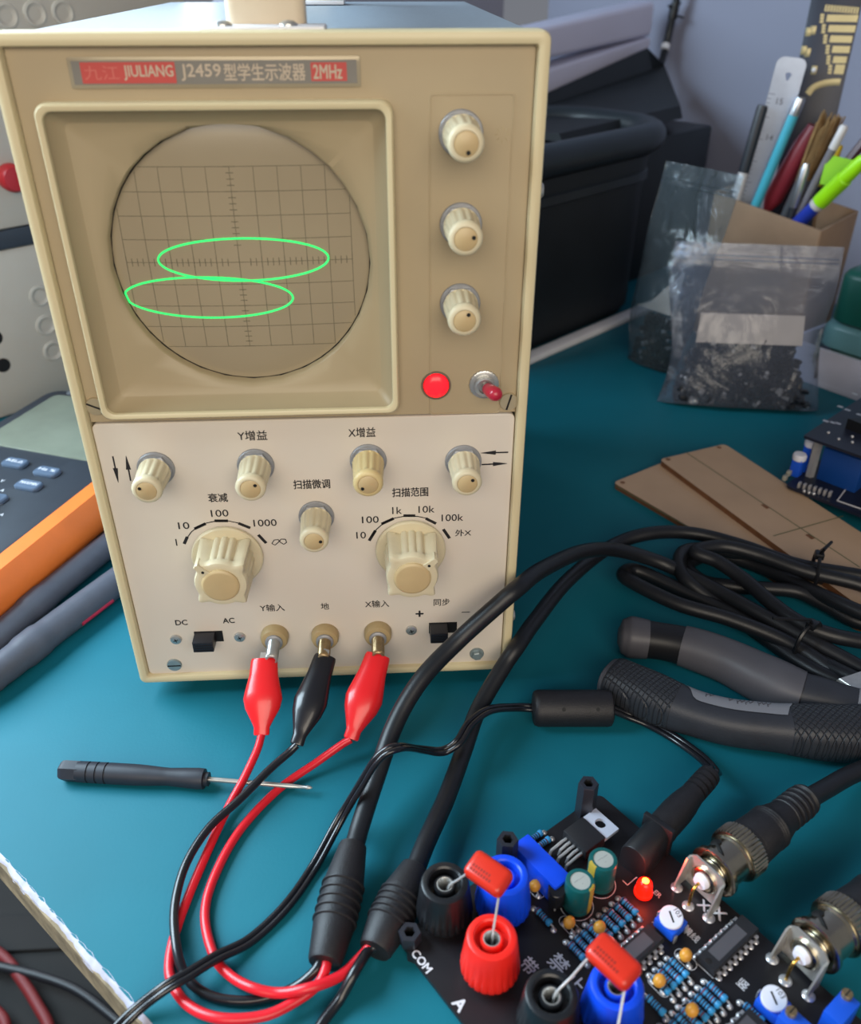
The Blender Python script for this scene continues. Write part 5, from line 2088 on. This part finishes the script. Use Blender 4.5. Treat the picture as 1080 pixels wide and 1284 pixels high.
# ================================================================== hanging cable with ties
mb = MB()
hp = [atn(*q, E2, k) for q, k in (((860, -40), 705), ((846, 10), 705), ((837, 50), 703), ((829, 80), 690), ((818, 105), 660), ((800, 118), 640))]
hcb = thing('hanging_cable', 'black cable with tied ends hanging down the wall above the tool bag', 'cable', hp[3])
MB().tube(spline(hp, 8), 3.6, 0, 12).build('cord', [M_cable], hcb)
c_ = hp[2].lerp(hp[3], .3)
MB(frame(c_, hp[3] - hp[2])).lathe([(4.3, -2.5), (4.4, -2), (4.4, 2), (4.3, 2.5)], 0, 16).build('white_label', [M_white], hcb)
mb = MB()
c_ = hp[1]
for k in range(5):
    a = k * 1.3
    mb.tube([c_ + Vector((0, 0, k * 2 - 6)), c_ + Vector((9 * math.cos(a), -5, k * 4 - 8 + 4 * math.sin(a)))], 1.1, 0, 6)
    mb.lathe([(4.6, -1.2), (4.8, 0), (4.6, 1.2)], 0, 14, M=frame(c_ + (hp[2] - c_) * (k * .1 - .1), hp[2] - hp[1]))
mb.build('knotted_ties', [M_tie], hcb)

# ================================================================== white tray with green things at the right edge
tr0, tr1 = at(1000, 478, 0), at(1082, 508, 0)
tu = (tr1 - tr0)
tu.z = 0
tu.normalize()
tv = Vector((-tu.y, tu.x, 0))
TRM = Matrix(((tu.x, tv.x, 0, tr0.x), (tu.y, tv.y, 0, tr0.y), (0, 0, 1, 0), (0, 0, 0, 1)))
TI = TRM.inverted()
mb = MB(TRM)
to, ti = rrect(60, 45, 150, 90, 8, 5, 2), rrect(60, 45, 145, 85, 6, 5, 2)
tz = 28.
mb.loft([[(x * .96 + 2, y * .94 + 3, .2) for x, y in to], [(x, y, tz) for x, y in to], [(x, y, tz) for x, y in ti], [(x, y, 3) for x, y in ti]], 0)
tag(mb.build('tray', [mat('white_tray_plastic', '#b7b9cc', .35)]), 'white plastic tray at the right edge holding green cases', 'tray')
M_grc = mat('dark_green_plastic', '#0e4a43', .4)
M_grc2 = mat('grey_green_plastic', '#4f7470', .45)
for nm, z0, z1, m, lab, w_ in (('carry_case', 3.2, 25, M_grc2, 'grey green flat case lying in the white tray', 60), ('carry_case', 25, 44, mat('teal_grey_plastic', '#55808a', .35), 'pale teal case in the middle of the tray stack', 66), ('carry_case', 44, 80, M_grc, 'rounded dark green case on top of the tray stack', 62)):
    mb = MB(TRM)
    R_ = [[(x, y, z) for x, y in rrect(66, 45, 2 * w_ - i, 70 - i, 12, 5, 2)] for z, i in ((z0, 6), (z0 + 2, 0), (z1 - 5, 0), (z1 - 1.5, 4), (z1, 12))]
    mb.loft(R_)
    tag(mb.build(nm, [m]), lab, 'case', 'cases in the white tray')

# ================================================================== multimeter in an orange holster
M_mm = mat('slate_meter_body', '#262c35', .5, var=.08, vs=100)
M_or = mat('orange_holster_rubber', '#e8762f', .5, var=.05, vs=80)
M_lcd = mat('grey_lcd_glass', '#747a6c', .22, var=.12, vs=40, coat=.3)
M_key = mat('blue_grey_key', '#4f5f74', .4)
q0, q1 = at(0, 700, 28), at(112, 612, 28)
cA_ = (q1 - q0)
cA_.z = 0
cA_.normalize()
rA_ = Vector((cA_.y, -cA_.x, 0))
MT = Matrix(((rA_.x, cA_.x, 0, q0.x), (rA_.y, cA_.y, 0, q0.y), (0, 0, 1, 0), (0, 0, 0, 1)))
MI = MT.inverted()
meter = thing('multimeter', 'slate multimeter in an orange holster lying left of the oscilloscope', 'multimeter', q0 - rA_ * 45)
WORLD[meter.name] = Matrix.Translation((q0 - rA_ * 45).xy.to_3d())
meter.location = ((q0 - rA_ * 45).xy.to_3d()) * MM
llo = MI @ at(0, 512, 28)
mw = 98.
my1 = (MI @ at(40, 484, 28)).y + 3
my0 = my1 - 190
mb = MB(MT)
mb.loft([[(x, y, z) for x, y in rrect(-mw / 2, (my0 + my1) / 2, mw - i, my1 - my0 - i, 10, 5, 3)] for z, i in ((9, 8), (11, 2), (24, 0), (27, 1.5), (28, 5))])
mbd = mb.build('body', [M_mm], meter)
# screen
def mt(px, py, z):
    return MI @ at(px, py, z)


s0, s1 = mt(0, 512, 28), mt(100, 578, 28)
sx0, sx1 = -mw + 9, -7
sy1 = mt(38, 490, 28).y
sy0 = mt(50, 568, 28).y
mb = MB(MT)
mb.prism(rrect((sx0 + sx1) / 2, (sy0 + sy1) / 2, sx1 - sx0, sy1 - sy0, 5, 5, 1), 27.5, 28.6, 0, ch=.4)
mb.build('lcd_window', [M_lcd], meter)
mb = MB(MT)
mb.prism(rrect((sx0 + sx1) / 2, sy1 + 6, (sx1 - sx0) * .9, 7, 3, 4, 1), 27.5, 28.5, 0, ch=.3)
mb.build('brand_strip', [mat('pale_brand_strip', '#6b6e72', .4)], meter)
for txt, px_, py_ in (('RELΔ', 19, 581), ('Hz %', 59, 592), ('MAX/MIN', 36, 609), ('A', -8, 625), ('V', -26, 596)):
    p = mt(px_, py_, 29)
    mb = MB(MT)
    mb.prism(rrect(p.x, p.y, 13.5, 7.5, 2, 4, 1), 27.6, 30.2, 0, ch=.6)
    kk = mb.build('button', [M_key], meter)
    mb = MB(MT)
    put_text(mb, txt, Matrix.Translation((p.x, p.y + .6, 30.26)), h=2.2, mat=0, w=10 if len(txt) > 1 else None, bold=.1)
    mb.build('button_lettering', [M_silk], kk, fixn=False)
for k, (txt, px_, py_) in enumerate((('V', 3, 603), ('A', 3, 615), ('Ω', 1, 632), ('mA', 0, 645))):
    p = mt(px_, py_, 28)
    mb = MB(MT)
    put_text(mb, txt, Matrix.Translation((p.x, p.y, 28.1)), h=2.2, mat=0, bold=.08)
    mb.build('range_lettering', [M_silk], mbd, fixn=False)
mb = MB(MT)
mb.lathe([(20, 27.8), (20, 30), (17, 33), (16, 36), (.01, 36)], 0, 40, M=Matrix.Translation((-mw / 2, sy0 - 62, 0)))
mb.build('range_dial', [M_mm], meter)
# holster: thick bar along the right side with an angular outer face, and a rim at the bottom end
mb = MB(MT)
prof = [(-1.0, 29.), (2, 31.5), (8.5, 30), (12.5, 24), (12.5, 15), (10, 9.5), (-1.0, 9.5)]
rings = []
for y, k in ((my0 - 8, .9), (my0, 1), (my1 - 30, 1), (my1 - 6, .95), (my1 + 3, .7)):
    rings.append([(x * k, y, 20 + (z - 20) * k) for x, z in prof])
mb.loft(rings, 0, smooth=False)
mb.box((-mw / 2, my0 - 6, 19), (mw + 6, 12, 20), 0, 3)
mb.box((-mw / 2, (my0 + my1) / 2, 7.5), (mw + 4, my1 - my0, 4), 0, 1)
mb.box((-mw - 1, (my0 + my1) / 2, 12), (3, my1 - my0, 8), 0, 1)
for y in (my0 + 20, my1 - 30):
    mb.box((-mw / 2 + 14, y, 3.2), (60, 14, 6.4), 0, 1.5)
mb.build('holster', [M_or], meter)
# grey probes beside the meter
M_probe = mat('slate_probe_rubber', '#4c4e58', .5, var=.08, vs=150)


def probe(pts, label, r0):
    c_ = at(*pts[1])
    root = thing('test_probe', label, 'probe', (c_.x, c_.y, 0), 0, 'multimeter probes')
    p_ = spline([at(*q) for q in pts], 10)
    n = len(p_)
    rr_ = []
    for i in range(n):
        t = i / (n - 1)
        r = r0 * (.72 + .28 * min(1, t * 4)) * (1 - .12 * max(0, t - .6))
        if .10 < t < .40 and int(t * 90) % 2 == 0:
            r *= 1.09
        rr_.append(r)
    MB().tube(p_, rr_, 0, 20).build('probe_handle', [M_probe], root)
    return root, p_


probe([(-70, 860, 9), (0, 798, 9), (60, 745, 9), (125, 692, 9), (180, 650, 9), (215, 625, 9)], 'slate grey probe, the one lying closer to the orange holster', 6.2)
root, p_ = probe([(-80, 890, 7), (-10, 848, 7), (55, 798, 7), (110, 757, 7), (165, 716, 7), (205, 688, 7)], 'slate grey probe lying nearer the screwdriver with a red mark', 6.8)
i = int(len(p_) * .60)
mb = MB()
tg = (p_[i + 1] - p_[i]).normalized()
sd_ = tg.cross(Vector((0, 0, 1))).normalized()
mb.tube([p_[i - 4] + sd_ * 6.5 + Vector((0, 0, -1.8)), p_[i + 3] + sd_ * 6.5 + Vector((0, 0, -1.8))], .9, 0, 8)
tag(mb.build('red_mark', [mat('crimson_mark', '#a0203c', .4)], root), 'thin crimson mark')

# ================================================================== stacked pale instrument cases with dimpled sides
M_inst = mat('pale_grey_steel_case', '#bab4a8', .42, var=.04, vs=10)
M_dim = mat('dimple_shade_metal', '#85868a', .45)
AI = -345.


def case(z0, z1, label, dims, holes, knob=None):
    root = thing('instrument_case', label, 'instrument', EE(AI - 60, 30, z0), 0, 'stacked grey instrument cases')
    mb = MB(TM)
    mb.box((AI - 60, 42, (z0 + z1) / 2), (120, 286, z1 - z0), 0, 3)
    mb.build('housing', [M_inst], root)
    for q in dims:
        p = atn(*q, E1, AI)
        mb = MB(frame(p, E1))
        mb.lathe([(7.0, -.05), (6.6, .8), (5.4, 1.1), (4.6, .4), (3.2, -.05)], 0, 24, cap1=False)
        mb.build('dimple', [M_inst], root)
    for q in holes:
        p = atn(*q, E1, AI)
        mb = MB(frame(p, E1))
        mb.lathe([(4.6, 0), (4.6, .12), (.01, .13)], 0, 24)
        mb.build('vent_hole', [M_hole], root)
    if knob:
        p = atn(*knob, E1, AI)
        mb = MB(frame(p, E1))
        mb.lathe([(8, 0), (8, 6), (6.5, 8), (.01, 8.4)], 0, 24)
        mb.build('red_button', [mat('red_button_plastic', '#b3262c', .35)], root)
    return root


zs0, zs1 = atn(0, 314, E1, AI).z, atn(0, 290, E1, AI).z
case(0, zs0, 'pale grey dimpled instrument case at the bottom of the stack behind the multimeter', [(50, 371), (58, 408), (67, 440)], [(4, 458), (-6, 424)])
mb = MB(TM)
mb.box((AI - 58, 42, (zs0 + zs1) / 2), (118, 282, zs1 - zs0), 0, 1)
tag(mb.build('rubber_spacer', [mat('dark_slate_rubber', '#343c46', .6)]), 'dark slate rubber layer between the two grey instrument cases', 'spacer')
case(zs1, 300, 'pale grey dimpled instrument case on top of the stack with a red button', [(8, 20), (44, 17), (79, 16)], [], (13, 222))

# ================================================================== what shows below the bench at the lower left
M_bin = mat('shaded_storage_lid', '#1b1a1a', .8, var=.1, vs=20)  # dark grey made darker still, shade below the bench put into the colour
q_ = at(40, 1225, -375)
sb = thing('storage_box', 'dark lidded storage box below the end of the workbench', 'box', (q_.x, q_.y, -720))
mb = MB()
mb.box((q_.x, q_.y, -560), (400, 380, 320), 0, 8)
mb.build('tub', [M_bin], sb)
mb = MB()
mb.box((q_.x, q_.y, -393), (420, 400, 16), 0, 5)
for k in range(4):
    mb.box((q_.x, q_.y - 140 + k * 90, -384), (380, 30, 6), 0, 2)
mb.build('lid', [M_bin], sb)
zz = -374.
cab = [at(*q, zz) for q in ((-60, 1160), (0, 1196), (28, 1230), (48, 1262), (62, 1290), (70, 1340))]
tag(MB().tube(spline(cab, 8), 4., 0, 12).build('red_cable', [mat('shaded_red_cable', '#6a1c1e', .5)]), 'thick red cable lying on the storage box below the bench', 'cable')  # red darkened so its colour holds the shade below the bench
cab = [at(*q, zz + 2) for q in ((-60, 1200), (0, 1212), (50, 1224), (100, 1244), (160, 1290))]
tag(MB().tube(spline(cab, 8), 3.4, 0, 12).build('black_cable', [M_cable]), 'thin black cable crossing the red cable below the bench', 'cable')
cab = [at(*q, zz) for q in ((-30, 1250), (2, 1275), (8, 1300), (10, 1340))]
tag(MB().tube(spline(cab, 8), 4., 0, 12).build('red_cable', [mat('shaded_red_cable', '#6a1c1e', .5)]), 'short red cable end at the lower left below the bench', 'cable')
roll(690, 73, 815, 45, 34, 2, -318, 'upper white foam sheet lying across the tool bag lid')
roll(690, 117, 812, 60, 75, 47, -316, 'lower white foam sheet resting directly on the tool bag lid')
